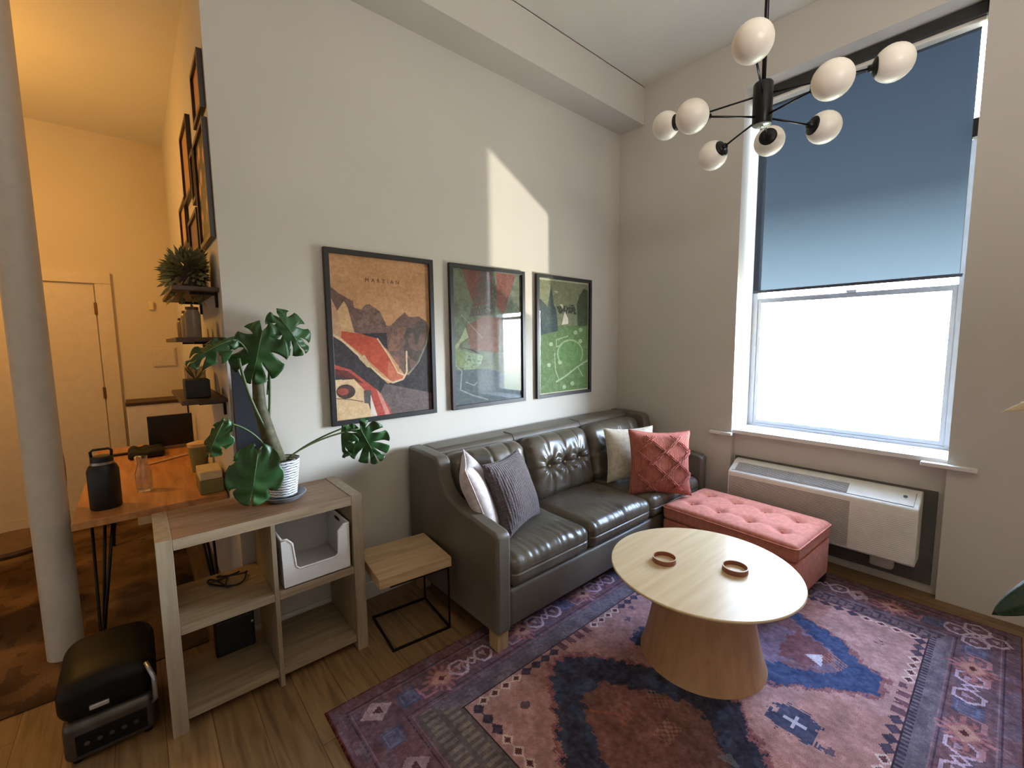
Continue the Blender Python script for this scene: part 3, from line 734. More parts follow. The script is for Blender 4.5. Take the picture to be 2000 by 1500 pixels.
def d1(im, P, L, E, ns, U, V):
    im += (ns[2]-.5)[..., None]*14
    P([(100, 740), (200, 800), (330, 900), (560, 1130), (640, 1110), (740, 1040), (850, 860), (884, 690), (940, 720), (940, 1400), (100, 1500)], (58, 50, 54))
    P([(540, 1130), (640, 1150), (905, 1205), (930, 1380), (590, 1400), (500, 1200)], (112, 92, 88))
    P([(60, 340), (110, 370), (180, 430), (290, 490), (300, 540), (350, 555), (385, 520), (415, 512), (500, 570), (550, 680), (580, 680), (640, 620), (690, 575), (720, 610), (800, 610), (850, 640), (876, 700), (850, 860), (740, 1040), (690, 1060), (550, 860), (340, 740), (190, 700), (60, 560)], (122, 84, 72))
    P([(340, 560), (415, 512), (500, 570), (550, 680), (560, 700), (320, 690)], (138, 98, 84), .8, ns[0] > .45)
    P([(580, 680), (690, 640), (860, 650), (850, 860), (740, 1030), (650, 1020)], (82, 70, 58), .8, ns[1] > .45)
    P([(600, 700), (700, 690), (680, 800), (650, 1000), (560, 860)], (158, 100, 72), .8, ns[1] > .35)
    P([(220, 490), (250, 540), (300, 730), (200, 715), (165, 570)], (226, 170, 110))
    P([(80, 430), (120, 460), (175, 580), (205, 790), (120, 745)], (214, 150, 104))
    P([(345, 742), (550, 732), (560, 870), (480, 778)], (58, 44, 46))
    P([(200, 720), (340, 740), (480, 780), (560, 900), (640, 1045), (700, 1080), (600, 1125), (520, 1050), (360, 905), (200, 775)], (214, 70, 34))
    P([(560, 950), (640, 1045), (700, 1080), (610, 1125), (560, 1080)], (222, 110, 70), .8)
    L([(130, 745), (205, 790), (350, 925), (520, 1085), (600, 1122), (680, 1095), (708, 1040), (706, 880)], (228, 190, 140), .009)
    L([(480, 780), (560, 900), (640, 1045), (690, 1065)], (228, 190, 140), .006); L([(876, 660), (868, 800), (800, 960), (720, 1060)], (150, 160, 120), .008, .7)
    P([(330, 925), (380, 905), (440, 1010), (400, 1000)], (214, 170, 120))
    P([(130, 975), (270, 1020), (400, 1120), (480, 1180), (560, 1290), (610, 1400), (470, 1400), (400, 1200), (300, 1100), (130, 1040)], (206, 66, 50))
    P([(130, 1010), (250, 1030), (380, 1130), (300, 1110), (130, 1060)], (96, 34, 32), .8)
    P([(120, 1100), (300, 1095), (380, 1180), (430, 1350), (430, 1420), (120, 1440)], (232, 186, 130))
    E((235, 1190), 74, 56, (78, 50, 44)); E((215, 1190), 44, 28, (196, 70, 46), .9); L([(160, 1245), (260, 1250), (370, 1270)], (110, 80, 60), .004)
    P([(375, 1180), (430, 1180), (440, 1290), (378, 1280)], (96, 86, 82)); P([(425, 1210), (480, 1380), (430, 1390)], (236, 214, 190)); P([(470, 1170), (510, 1210), (580, 1370), (545, 1380)], (226, 150, 130), .8)
def d2(im, P, L, E, ns, U, V):
    im += (ns[1]-.5)[..., None]*36
    P([(170, 80), (480, 110), (470, 420), (300, 460)], (128, 66, 52)); P([(510, 120), (700, 150), (585, 530), (520, 450)], (136, 72, 56))
    P([(360, 110), (490, 110), (520, 330), (500, 520), (370, 540), (250, 560)], (82, 74, 66), .9, ns[0] > .3)
    P([(230, 640), (400, 540), (560, 560), (540, 900), (260, 880)], (138, 80, 60), .85)
    P([(100, 850), (150, 800), (215, 655), (245, 760), (170, 810), (120, 910)], (150, 158, 112)); P([(100, 860), (225, 900), (210, 1060), (105, 1045)], (126, 142, 84))
    P([(220, 900), (390, 930), (370, 1010), (250, 1140), (195, 1110)], (140, 160, 118), .9, ns[0] > .25); P([(135, 850), (250, 880), (380, 930), (300, 880)], (70, 54, 58))
    P([(90, 1090), (400, 1060), (775, 1120), (790, 1360), (95, 1460)], (72, 84, 96), .8); L([(120, 1040), (180, 1090), (165, 1280), (290, 1330), (440, 1370)], (150, 158, 150), .008, .8)
    L([(180, 545), (380, 760)], (150, 150, 130), .006, .7); P([(560, 560), (760, 540), (775, 1120), (560, 1100)], (84, 72, 62), .7); L([(220, 1200), (300, 1230), (330, 1200)], (150, 160, 150), .006, .8)
def d3(im, P, L, E, ns, U, V):
    im += (ns[1]-.5)[..., None]*26
    P([(80, 640), (662, 640), (662, 1380), (90, 1450)], (92, 128, 56)); P([(80, 640), (662, 640), (662, 1380), (90, 1450)], (120, 150, 88), .6, ns[1] > .58)
    P([(80, 350), (120, 330), (200, 420), (240, 180), (270, 400), (300, 450), (320, 700), (80, 760)], (56, 78, 76)); P([(530, 400), (560, 300), (610, 220), (670, 250), (670, 640), (540, 650)], (60, 76, 44))
    P([(300, 420), (500, 400), (530, 520), (460, 500), (330, 500)], (40, 46, 40), .9, ns[0] > .35); P([(395, 480), (432, 560), (435, 620), (360, 630)], (226, 214, 184)); P([(340, 390), (375, 400), (370, 450)], (214, 206, 176)); P([(270, 240), (330, 250), (300, 270)], (190, 190, 160))
    E((455, 960), 130, 150, (96, 142, 62)); L([(455+140*math.cos(a), 960+155*math.sin(a)) for a in [math.radians(q) for q in range(150, 395, 15)]], (166, 190, 126), .012, .8)
    L([(300, 1280), (400, 1220), (540, 1110), (650, 1040)], (176, 196, 150), .012, .8); L([(430, 760), (300, 800), (300, 880), (360, 860)], (156, 182, 116), .010, .8); L([(540, 1110), (600, 1220)], (166, 190, 140), .009, .8); L([(280, 960), (290, 1150), (330, 1260)], (160, 186, 140), .009, .8)
    for c_ in ((575, 690), (515, 720), (240, 850), (340, 1060), (570, 820), (215, 1090), (480, 1300), (390, 1340)): E(c_, 22, 24, (178, 196, 146), .8)
    im[V < .012] = (190, 190, 150); im[U < .014] = (190, 190, 150); im[U > .986] = (190, 190, 150); im[V > .99] = (190, 190, 150)
posters = [
    (-2.641, ((97, 120), (868, 205), (908, 1330), (162, 1418)), (214, 146, 88), d1, 'black-framed orange poster of a helmet under mountains, lettered across the top'),
    (-1.859, ((82, 90), (748, 152), (775, 1340), (110, 1440)), (104, 112, 84), d2, 'black-framed green poster with two dark red wedges and a figure, middle of three'),
    (-1.076, ((90, 85), (662, 160), (655, 1365), (98, 1432)), (128, 132, 92), d3, 'black-framed green landscape poster with winding paths, nearest the window')]
PT = 2.038
for px, Q, bgc, dr_, lb in posters:
    x0, x1, z1, z0 = px, px+.66, PT, PT-.965
    r_ = thing('framed_poster', lb, 'poster', (px+.33, 0, z0))
    g = G(); y0 = -.004; y1 = -.030
    prof = []
    for a, b, c_, d_ in ((x0, x0+FWD, z0, z1), (x1-FWD, x1, z0, z1)): g.box(a, b, y0, y1, c_, d_, .0015)
    g.box(x0+FWD, x1-FWD, y0, y1, z0, z0+FWD, .0015).box(x0+FWD, x1-FWD, y0, y1, z1-FWD, z1, .0015)
    g.build('frame', M_fr, r_)
    G().box(x0+.01, x1-.01, -.0015, -.010, z0+.01, z1-.01).build('backing_board', M_fr, r_)
    im_ = art(Q, bgc, dr_, int(px*-10))
    def pl(w, h, x0=x0, x1=x1, z0=z0, z1=z1):
        X_, Z_ = np.meshgrid(np.linspace(x0+FWD, x1-FWD, w+1), np.linspace(z1-FWD, z0+FWD, h+1)); return np.stack([X_, np.full(X_.shape, -.0115), Z_], -1).reshape(-1, 3)
    pr = color_grid('poster_print', im_, pl, r_, M_art)
    G().add([(x0+FWD-.002, -.017, z0+FWD-.002), (x1-FWD+.002, -.017, z0+FWD-.002), (x1-FWD+.002, -.017, z1-FWD+.002), (x0+FWD-.002, -.017, z1-FWD+.002)], [(0, 1, 2, 3)]).build('glazing', M_gz, r_)
    if dr_ is d1:
        cu = bpy.data.curves.new('poster_title', 'FONT'); cu.body = 'MARTIAN'; cu.size = .032; cu.space_character = 1.75; cu.align_x = 'CENTER'; cu.extrude = .0003
        to = bpy.data.objects.new('tmp', cu); COL.objects.link(to); bpy.context.view_layer.update()
        me = bpy.data.meshes.new_from_object(to); bpy.data.objects.remove(to)
        me.materials.append(plain('title ink', (92, 56, 30), .7)); ob = new_obj('poster_title', me, pr)
        ob.rotation_euler = (PI/2, 0, 0); ob.location = (px+.33-r_.location.x, -.0122-r_.location.y, PT-.165-r_.location.z)

# ================================================================= cube shelf
M_cab = wood('grey oak laminate', ((128, 108, 84), (150, 130, 104), (166, 146, 120)), (1.4, 16, 16), 2.6)
M_cabv = wood('grey oak laminate upright', ((132, 114, 90), (150, 132, 108), (164, 146, 122)), (16, 16, 1.4), 2.6)
M_cabt = wood('brown oak laminate top', ((112, 84, 62), (138, 108, 82), (156, 126, 98)), (1.2, 18, 16), 2.2)
CX0, CX1, CF, CB = -3.43, -2.645, -.405, -.025
cab = thing('cube_shelf', 'grey oak open cube shelf with four compartments behind the potted monstera', 'shelf', ((CX0+CX1)/2, -.2, 0))
for x0, x1 in ((CX0, CX0+.052), (CX1-.052, CX1)):
    G().box(x0, x1, CF, CB, 0, .797, .0015).build('side_panel', M_cabv, cab)
G().box(CX0+.053, CX1-.053, CF+.002, CB, .752, .795, .0015).build('top_panel', M_cabt, cab)
G().box(CX0+.053, CX1-.053, CF, CF+.002, .752, .795).build('top_edge_band', M_cab, cab)
G().box(-3.047, -3.029, CF+.003, CB, .0, .751, .001).build('divider', M_cabv, cab)
for x0, x1 in ((CX0+.053, -3.048), (-3.028, CX1-.053)):
    G().box(x0, x1, CF+.004, CB, .405, .440, .001).build('shelf_board', M_cab, cab)
    G().box(x0, x1, CF+.012, CB, .045, .080, .001).build('shelf_board', M_cab, cab)

# white open-front storage bin
M_bin = Mt('white moulded basket plastic', (226, 222, 220), .45)
bb = M_bin.n('TexBrick', offset=.5, Scale=1.0); bb.inputs['Brick Width'].default_value = .022; bb.inputs['Row Height'].default_value = .009; bb.inputs['Mortar Size'].default_value = .0022
mpn = M_bin.coord(rot=(PI/2, 0, 0)); M_bin.l(mpn, bb.inputs['Vector'])
bb.inputs['Color1'].default_value = bb.inputs['Color2'].default_value = (1, 1, 1, 1); bb.inputs['Mortar'].default_value = (0, 0, 0, 1)
M_bin.bump(bb.outputs['Color'], .8, .004); M_bin = M_bin.m
bn = thing('storage_bin', 'white woven-look plastic bin with a cut-out front in the upper right compartment', 'bin', (-2.855, -.23, .44))
bx0, bx1, bf, bk, bz = -3.005, -2.712, -.392, -.07, .441
T_ = .004
def wallg(pts, axis, a, b): return G().prism(pts, axis, a, b)
# front with a dip
front = [(bx0, bz), (bx1, bz), (bx1+.004, .665), (bx1-.022, .665), (bx1-.048, .640), (bx1-.052, .530), (bx1-.068, .515), (bx0+.068, .515), (bx0+.052, .530), (bx0+.042, .640), (bx0+.020, .665), (bx0-.004, .665)]
bo = wallg(front, 'y', bf, bf+T_).build('bin_front', M_bin, bn)
rp = [(x, bf+T_/2, z) for x, z in front[2:]]
G().tube(rp, .005, 8).build('rim', M_bin, bn, True)
g = G().box(bx0, bx0+T_, bf+T_, bk, bz, .665).box(bx0, bx1, bk, bk-T_, bz, .665).box(bx0, bx1, bf, bk, bz, bz+T_)
g.build('bin_body', M_bin, bn)
side_g = G().prism([(bf+T_, bz), (bk, bz), (bk, .665), (-.20, .665), (-.20, .632), (-.28, .632), (-.28, .665), (bf+T_, .665)], 'x', bx1-T_, bx1)
side_g.box(bx1-T_, bx1, -.28, -.20, .652, .665); side_g.build('bin_side', M_bin, bn)
g = G().tube([(bx1, bf+.002, .665), (bx1, bk, .665), (bx0, bk, .665), (bx0, bf+.002, .665)], .005, 8); g.build('rim', M_bin, bn, True)

# ================================================================= end table
M_end = wood('light oak slab', ((170, 138, 100), (192, 160, 120), (206, 176, 136)), (1.5, 14, 14), 2.4)
et = thing('end_table', 'small light wood end table with thin black metal frame beside the sofa arm', 'table', (-2.630, -.533, 0), math.radians(-6))
# local: x to the right along front edge, y to the wall
EW, ED = .385, .36
G().box(0, EW, 0, ED, .348, .400, .003).build('table_top', M_end, et, world=False)
M_iron = plain('black iron', (22, 20, 19), .45, .5)
g = G(); x0, x1, y0, y1 = .055, EW-.012, .006, ED-.03
for yy in (y0, y1):
    g.box(x1-.008, x1, yy-.0, yy+.008, .004, .348)
    g.box(x0, x0+.008, yy, yy+.008, .004, .012)
    g.box(x0, x1, yy, yy+.010, .0, .010)
g.box(x0, x0+.010, y0, y1+.010, 0, .010).box(x1-.010, x1, y0, y1+.010, 0, .010).box(x0, x1, y0, y0+.008, .338, .348).box(x0, x1, y1, y1+.008, .338, .348)
g.build('metal_frame', M_iron, et, world=False)
exec_later = []

# ================================================================= monstera
M_leaf = Mt('monstera leaf', (38, 74, 34), .42, 0, .45)
lf_ = M_leaf.noise(9, 4); M_leaf.col(M_leaf.ramp(lf_, [(.3, (26, 58, 28)), (.7, (48, 92, 44))])); M_leaf.bump(M_leaf.noise(30, 3), .2, .006); M_leaf = M_leaf.m
M_stem = plain('green stem', (72, 92, 50), .5); M_trunk = plain('woody brown-green trunk', (74, 70, 46), .7, var=.25, nscale=40)
def leaf_geo(L=.3, cuts=5, wide=1., droop=.25, fold=.12, depth=.62, seed=0, edge_curl=.0):
    """split leaf in its own frame: base at origin, tip along +y, upper face +z"""
    r = random.Random(seed); g = G()
    def pt(t, s):     # t 0..1 from basal lobe round to the tip, s -1..1 from midrib to edge
        a = abs(s); sg = 1 if s >= 0 else -1
        m = L*(.02+.72*t**1.15)
        th = math.radians(158*(1-t)**1.15+4)
        le = L*wide*(.30+.30*math.sin(min(1, t*1.55)*PI/2)-.28*max(0, t-.45)**1.2*1.2)
        x = sg*a*le*math.sin(th); y = m+a*le*math.cos(th)+.10*L*a*a*math.sin(th)
        z = -droop*(max(y, 0)/L)**2*L-fold*abs(x)-edge_curl*a**3*L+.010*math.sin(a*9+t*20)*a
        return (x, y, z)
    bounds = [i/cuts for i in range(cuts+1)]
    for sg in (-1, 1):
        for i in range(cuts):
            t0, t1 = bounds[i], bounds[i+1]
            w0 = .11*(t1-t0)*r.uniform(.8, 1.5) if i > 0 else 0; w1 = .11*(t1-t0)*r.uniform(.8, 1.5) if i < cuts-1 else 0
            s0 = depth*r.uniform(.45, .8); na, nb = 16, 6; V = []; F = []
            for ia in range(na+1):
                a = ia/na
                k = math.sin(PI*.70*(a-s0)/(1-s0))**.7 if a > s0 else 0
                for ib in range(nb+1):
                    b = ib/nb
                    lo = t0+w0*k; hi = t1-w1*k
                    t = lo+(hi-lo)*b
                    aa = a*(1-.05*(2*abs(b-.5))**4*(1 if a > .9 else 0))
                    V.append(pt(t, sg*aa))
            for ia in range(na):
                for ib in range(nb):
                    q = ia*(nb+1)+ib; f = (q, q+1, q+nb+2, q+nb+1); F.append(f if sg > 0 else f[::-1])
            g.add(V, F)
    return g
def put_leaf(parent, base, tip, nrm, L=None, name='leaf', petiole=None, **kw):
    base, tip, nrm = Vector(base), Vector(tip), Vector(nrm)
    yv = (tip-base); LL = L or yv.length*1.03; yv.normalize(); zv = (nrm-yv*nrm.dot(yv)).normalized(); xv = yv.cross(zv)
    m = Matrix((xv, yv, zv)).transposed().to_4x4(); m.translation = base
    g = leaf_geo(LL, **kw); g2 = G().add(g.v, g.f, m)
    lo = g2.build(name, M_leaf, parent, True)
    so = lo.modifiers.new('thick', 'SOLIDIFY'); so.thickness = .0014
    V = G(); rib = [m @ Vector((0, LL*t, -kw.get('droop', .25)*t*t*LL+.0015)) for t in [i/8*.96 for i in range(9)]]
    V.tube(rib, [.0028*(1-i/10) for i in range(9)], 6).build('midrib', M_stem, lo, True)
    if petiole: G().tube(bez(*petiole), .0045, 8).build('leaf_stem', M_stem, parent, True)
    return lo
PX, PY, PZ = -2.945, -.215, .797
mo_ = thing('potted_monstera', 'tall split-leaf monstera in a white striped pot on the cube shelf', 'potted plant', (PX, PY, PZ))
pm = Mt('white pot with dark hand-drawn stripes', (226, 228, 230), .5)
wv = pm.n('TexWave', Scale=26.0, Distortion=3.0, Detail=2.0); wv.bands_direction = 'Z'; wv.inputs['Detail Scale'].default_value = 2.0; pm.l(pm.coord(), wv.inputs['Vector'])
pm.col(pm.ramp(wv.outputs['Fac'], [(0, (46, 50, 62)), (.16, (60, 64, 76)), (.26, (222, 226, 230)), (1, (232, 234, 236))]))
G().lathe([(.058, .022), (.078, .195), (.074, .195), (.070, .18), (.060, .165), (1e-5, .165)], (PX, PY, PZ), 40).build('pot', pm.m, mo_, True, auto=40)
M_sau = plain('grey ceramic saucer', (126, 130, 138), .4)
G().lathe([(1e-5, .001), (.072, .001), (.098, .026), (.094, .028), (.070, .008), (1e-5, .008)], (PX, PY, PZ), 40).build('saucer', M_sau, mo_, True, auto=40)
G().lathe([(1e-5, .178), (.071, .174)], (PX, PY, PZ), 30).build('soil', plain('potting soil', (38, 28, 22), .95, var=.4, nscale=80), mo_, True)
trunk = [(PX, PY, PZ+.15), (PX-.045, PY+.0, 1.10), (PX-.075, PY, 1.25), (PX-.075, PY+.005, 1.42), (PX-.07, PY, 1.50)]
G().tube(trunk, [.03, .032, .027, .021, .014], 12).build('trunk', M_trunk, mo_, True)
G().tube(bez((PX-.05, PY-.02, 1.12), (PX-.13, PY-.03, 1.3), (PX-.15, PY-.05, 1.47)), .006, 8).build('leaf_stem', M_stem, mo_, True)
G().tube(bez((PX-.05, PY, 1.12), (PX-.02, PY-.0, 1.3), (PX-.02, PY+.03, 1.58)), .006, 8).build('leaf_stem', M_stem, mo_, True)
tov = Vector((-.25, -.95, .12))
put_leaf(mo_, (-2.994, -.24, 1.585), (-3.052, -.27, 1.391), (-.25, -.85, .35), L=.192, wide=1.12, cuts=4, seed=3, droop=.18, fold=.2, petiole=((PX-.07, PY, 1.40), (-2.99, -.17, 1.62), (-2.994, -.24, 1.585)))
put_leaf(mo_, (-2.896, -.13, 1.655), (-2.792, -.16, 1.5), (-.15, -.8, .5), L=.170, wide=1.08, cuts=4, seed=5, droop=.2, fold=.3, petiole=((PX-.04, PY, 1.30), (-2.93, -.08, 1.55), (-2.896, -.13, 1.655)))
put_leaf(mo_, (-3.12, -.26, 1.547), (-3.284, -.30, 1.488), (.1, -.55, .8), L=.170, wide=.75, cuts=4, seed=8, droop=.3, fold=.3, petiole=((PX-.075, PY, 1.38), (-3.06, -.22, 1.57), (-3.12, -.26, 1.547)))
put_leaf(mo_, (-3.068, -.37, 1.065), (-3.121, -.41, .841), (-.25, -.9, .25), L=.180, wide=1.10, cuts=3, depth=1.35, seed=11, droop=.10, fold=.15, petiole=((PX-.02, PY, .97), (-3.02, -.26, 1.12), (-3.068, -.37, 1.065)))
put_leaf(mo_, (-3.168, -.26, 1.20), (-3.25, -.30, 1.072), (-.5, -.6, .35), L=.140, wide=.75, cuts=3, seed=14, droop=.2, fold=.5, depth=1.2, petiole=((PX-.04, PY, 1.02), (-3.06, -.25, 1.17), (-3.168, -.26, 1.20)))
put_leaf(mo_, (-2.573, -.24, 1.085), (-2.497, -.27, .905), (-.45, -.85, .25), L=.180, wide=1.12, seed=21, droop=.15, fold=.12, petiole=((PX+.03, PY, .99), (-2.78, -.21, 1.07), (-2.573, -.24, 1.085)))
put_leaf(mo_, (-2.658, -.22, 1.095), (-2.689, -.25, .951), (-.9, -.25, .2), L=.145, wide=.7, cuts=4, seed=25, droop=.15, fold=.9, petiole=((PX+.03, PY+.01, .985), (-2.80, -.18, 1.05), (-2.658, -.22, 1.095)))

# black slant-edged board behind the plant
o = G().prism([(-3.095, .796), (-2.862, .796), (-2.905, .93), (-3.085, 1.46), (-3.095, 1.46)], 'y', -.050, -.022).build('slanted_board', plain('matte black board', (26, 28, 36), .7))
tag(o, 'black slant-edged board standing upright behind the monstera at the wall end', 'board')

# ================================================================= things in the cubes
M_cab2 = plain('black plastic', (20, 20, 21), .5)
rt_ = thing('cable_tangle', 'tangle of black cables lying in the dark upper left compartment', 'cable', (-3.2, -.16, .44))
g = G(); rr_ = random.Random(5)
pts = [(-3.3+.2*rr_.random(), -.24+.16*rr_.random(), .446+.02*rr_.random()) for _ in range(14)]
P3 = []
for i in range(len(pts)-2):
    a = (Vector(pts[i])+Vector(pts[i+1]))/2; b = (Vector(pts[i+1])+Vector(pts[i+2]))/2; P3 += bez(a, pts[i+1], b, 6)[:-1]
g.tube(P3, .004, 6).build('cable', M_cab2, rt_, True)
rb = thing('router_box', 'small black box with a white light at the back of the lower left compartment', 'router', (-3.16, -.1, .08))
G().box(-3.25, -3.09, -.13, -.06, .081, .25, .008).build('housing', M_cab2, rb); G().box(-3.105, -3.095, -.133, -.129, .20, .21, .001).build('indicator', plain('white plug', (220, 210, 180), .4), rb)

# ================================================================= grill cooker on the floor
ck = thing('countertop_cooker', 'black lidded electric cooker standing on the floor left of the cube shelf', 'cooker', (-3.60, -.16, 0))
M_ckb = plain('glossy black plastic', (6, 6, 7), .5, 0, .25); M_ckm = plain('dark brushed steel', (92, 88, 84), .38, .8)
g = rbox(-3.602, -.155, .095, .132, .165, .078, .03, 16); g.build('base', M_ckm, ck, True)
def lidfn(q, sx, sy, sz):
    if q.z > 0: q.z *= 1-.45*max(0, -q.y/sy-.2)**1.5; q.z += .02*(1-(q.x/sx)**2)
    return q
g = rbox(-3.602, -.145, .240, .142, .175, .078, .055, 20, lidfn); g.build('lid', M_ckb, ck, True)
G().box(-3.70, -3.50, -.322, -.317, .045, .125, .004).build('control_panel', M_ckb, ck)
g = G()
for k in range(5): g.lathe([(1e-5, 0), (.008, 0), (.008, .002), (1e-5, .002)], n=14, m=Matrix.Translation((-3.67+k*.034, -.3225, .085)) @ Matrix.Rotation(PI/2, 4, 'X'))
g.build('buttons', M_ckm, ck)
G().box(-3.655, -3.60, -.327, -.315, .205, .222, .003).build('badge', plain('silver badge', (190, 186, 180), .3, .7), ck)
G().tube([(-3.49, -.31, .30), (-3.47, -.36, .26), (-3.47, -.355, .17), (-3.48, -.31, .13)], .008, 8).build('handle', plain('steel handle', (170, 176, 190), .3, .8), ck, True)
for sx_ in (-.1, .1):
    for sy_ in (-.12, .12): G().lathe([(.015, 0), (.015, .02)], (-3.602+sx_, -.155+sy_, 0), 12).build('foot', M_ckb, ck)

# ================================================================= desk and the things on it
M_desk = wood('orange brown desk top', ((158, 104, 58), (190, 130, 78), (208, 152, 98)), (10, 1.2, 8), 2.4, rough=.38)
dk = thing('wooden_desk', 'warm brown wooden desk with black hairpin legs along the hall wall', 'desk', (-3.41, 1.15, 0))
G().box(-3.705, -3.112, .255, 2.05, .705, .740, .003).build('desk_top', M_desk, dk)
for x, y, dx in ((-3.66, .36, 1), (-3.17, .36, -1), (-3.66, 1.96, 1), (-3.17, 1.96, -1)):
    sy_ = 1 if y < 1 else -1
    G().tube([(x+dx*.09, y, .703), (x, y+.0*sy_, .018), (x, y+.015*sy_, .0145), (x+dx*.005, y+.13*sy_, .703)], .0065, 8).tube([(x+dx*.06, y+.03*sy_, .703), (x+.003, y+.01*sy_, .01)], .0065, 8).build('hairpin_leg', M_iron, dk, True)
# black jug
M_ft = plain('black powder coat', (20, 23, 28), .45)
fl_ = thing('insulated_jug', 'tall black insulated jug with a carry handle on the near corner of the desk', 'bottle', (-3.605, .43, .74))
jx_, jy_ = -3.592, .43
G().lathe([(1e-5, 0), (.056, 0), (.060, .006), (.060, .188), (.052, .210), (.044, .218), (1e-5, .218)], (jx_, jy_, .7402), 36).build('jug_body', M_ft, fl_, True, auto=40)
G().lathe([(.045, .2182), (.045, .230), (1e-5, .230)], (jx_, jy_, .7402), 32).build('steel_collar', plain('brushed steel', (170, 160, 150), .3, .9), fl_, True, auto=40)
G().lathe([(.043, .2302), (.043, .252), (.036, .258), (1e-5, .258)], (jx_, jy_, .7402), 32).build('cap', M_ft, fl_, True, auto=40)
G().tube([(jx_-.036, jy_, .992), (jx_-.038, jy_, 1.02), (jx_-.028, jy_, 1.03), (jx_+.028, jy_, 1.03), (jx_+.038, jy_, 1.02), (jx_+.036, jy_, .992)], .006, 8).build('carry_handle', M_ft, fl_, True)
# glass jug
M_gl = plain('clear drinking glass', (240, 240, 235), .05, **{'Transmission Weight': .95}); 
gs = thing('glass_carafe', 'clear glass carafe standing on the desk behind the black jug', 'glass', (-3.445, .62, .74))
G().lathe([(1e-5, .0), (.034, 0), (.036, .01), (.036, .10), (.022, .15), (.024, .19), (.022, .19), (.020, .15), (.033, .10), (.033, .012), (1e-5, .012)], (-3.445, .62, .7402), 28).build('carafe_body', M_gl, gs, True, auto=50)
# laptop/monitor
lp = thing('monitor_screen', 'black computer screen standing on the desk against the hall wall', 'screen', (-3.25, 1.75, .74))
G().box(-3.40, -3.13, 1.72, 1.745, .76, 1.0, .004).build('screen_panel', plain('black screen', (10, 10, 12), .3), lp); G().box(-3.40, -3.13, 1.715, 1.748, .742, .765, .002).build('screen_base', plain('silver strip', (130, 120, 110), .4, .5), lp)
# white box behind
wb = thing('white_cabinet_box', 'white box-shaped unit with a dark top beyond the far end of the desk', 'cabinet', (-3.33, 2.45, 0))
G().box(-3.515, -3.115, 2.30, 2.62, .0065, 1.03, .006).build('cabinet_body', plain('white laminate', (214, 204, 186), .5, var=.02), wb); G().box(-3.52, -3.115, 2.29, 2.63, 1.031, 1.055, .004).build('cabinet_top', plain('dark brown top', (62, 34, 20), .5), wb)
# cloth/keyboard, white stick, small cup
kb = thing('crumpled_cable_bag', 'black crumpled pouch of cables lying on the far part of the desk', 'bag', (-3.42, 1.62, .74))
def kfn(q, sx, sy, sz):
    q.z += noise.noise(Vector((q.x*22, q.y*22, 1)))*.018*(q.z > 0); return q
rbox(-3.42, 1.60, .765, .10, .13, .024, .02, 18, kfn).build('pouch', plain('black nylon', (18, 20, 18), .8), kb, True)
o = G().box(-3.66, -3.48, 1.70, 1.735, .7402, .756, .004).build('black_bar', M_cab2); tag(o, 'long thin black bar lying near the left edge of the desk', 'bar')
o = G().tube([(-3.42, 1.24, .748), (-3.16, 1.42, .748)], .007, 8).build('white_stick', plain('pale stick', (220, 190, 150), .5)); tag(o, 'thin pale stick lying on the desk in front of the black pouch', 'stick')
o = G().lathe([(1e-5, 0), (.016, 0), (.018, .045), (.012, .052), (1e-5, .052)], (-3.47, 1.34, .7402), 20).build('small_white_jar', plain('white jar', (222, 206, 176), .5), smooth=True, auto=40); tag(o, 'small white jar standing mid-desk left of the pale stick', 'jar')
# planter box at desk right
pb = thing('planter_box', 'olive and cream box beside the monstera leaf at the right edge of the desk', 'box', (-3.16, .42, .74))
G().box(-3.225, -3.12, .30, .50, .7402, .815, .004).build('box_base', plain('olive card', (128, 116, 74), .7), pb); G().box(-3.222, -3.123, .303, .497, .816, .86, .004).build('box_upper', plain('cream card', (214, 192, 150), .7), pb)
# round chair back
ch = thing('dining_chair', 'brown round-backed chair half hidden behind the white column', 'chair', (-4.0, 1.1, 0))
M_ch = wood('dark brown chair wood', ((62, 38, 22), (84, 54, 32), (100, 66, 40)), (8, 8, 1))
prof = [(.20*math.cos(a), .62+.17+.17*math.sin(a)) for a in [k*PI/14 for k in range(28)]]
G().prism([(1.1+u*.9, w_) for u, w_ in prof], 'x', -3.83, -3.80).build('backrest', M_ch, ch)
G().lathe([(1e-5, .43), (.20, .43), (.21, .45), (.20, .465), (1e-5, .465)], (-4.03, 1.1, 0), 30).build('seat', M_ch, ch, True, auto=40)
for sx_ in (-1, 1):
    for sy_ in (-1, 1): G().tube([(-4.03+sx_*.13, 1.1+sy_*.13, .432), (-4.03+sx_*.17, 1.1+sy_*.17, .022)], .014, 8).build('leg', M_ch, ch, True)
for sy_ in (-.1, .1): G().tube([(-3.87, 1.1+sy_, .46), (-3.815, 1.1+sy_, .66)], .011, 8).build('back_support', M_ch, ch, True)

# ---------------------------------------------------------------- far wall fittings
o = G().box(-3.30, -3.265, FY-.03, FY-.001, 1.85, 1.93, .006).build('thermostat', plain('white thermostat', (220, 200, 160), .5)); tag(o, 'small white thermostat high on the far hall wall', 'thermostat')
pn = thing('electrical_panel', 'cream square electrical panel cover on the far hall wall', 'panel', (-3.21, FY, 1.33))
G().box(-3.305, -3.13, FY-.012, FY-.001, 1.32, 1.50, .003).build('panel_frame', M_door, pn); G().box(-3.295, -3.14, FY-.018, FY-.012, 1.33, 1.49, .003).build('panel_door', M_door, pn)

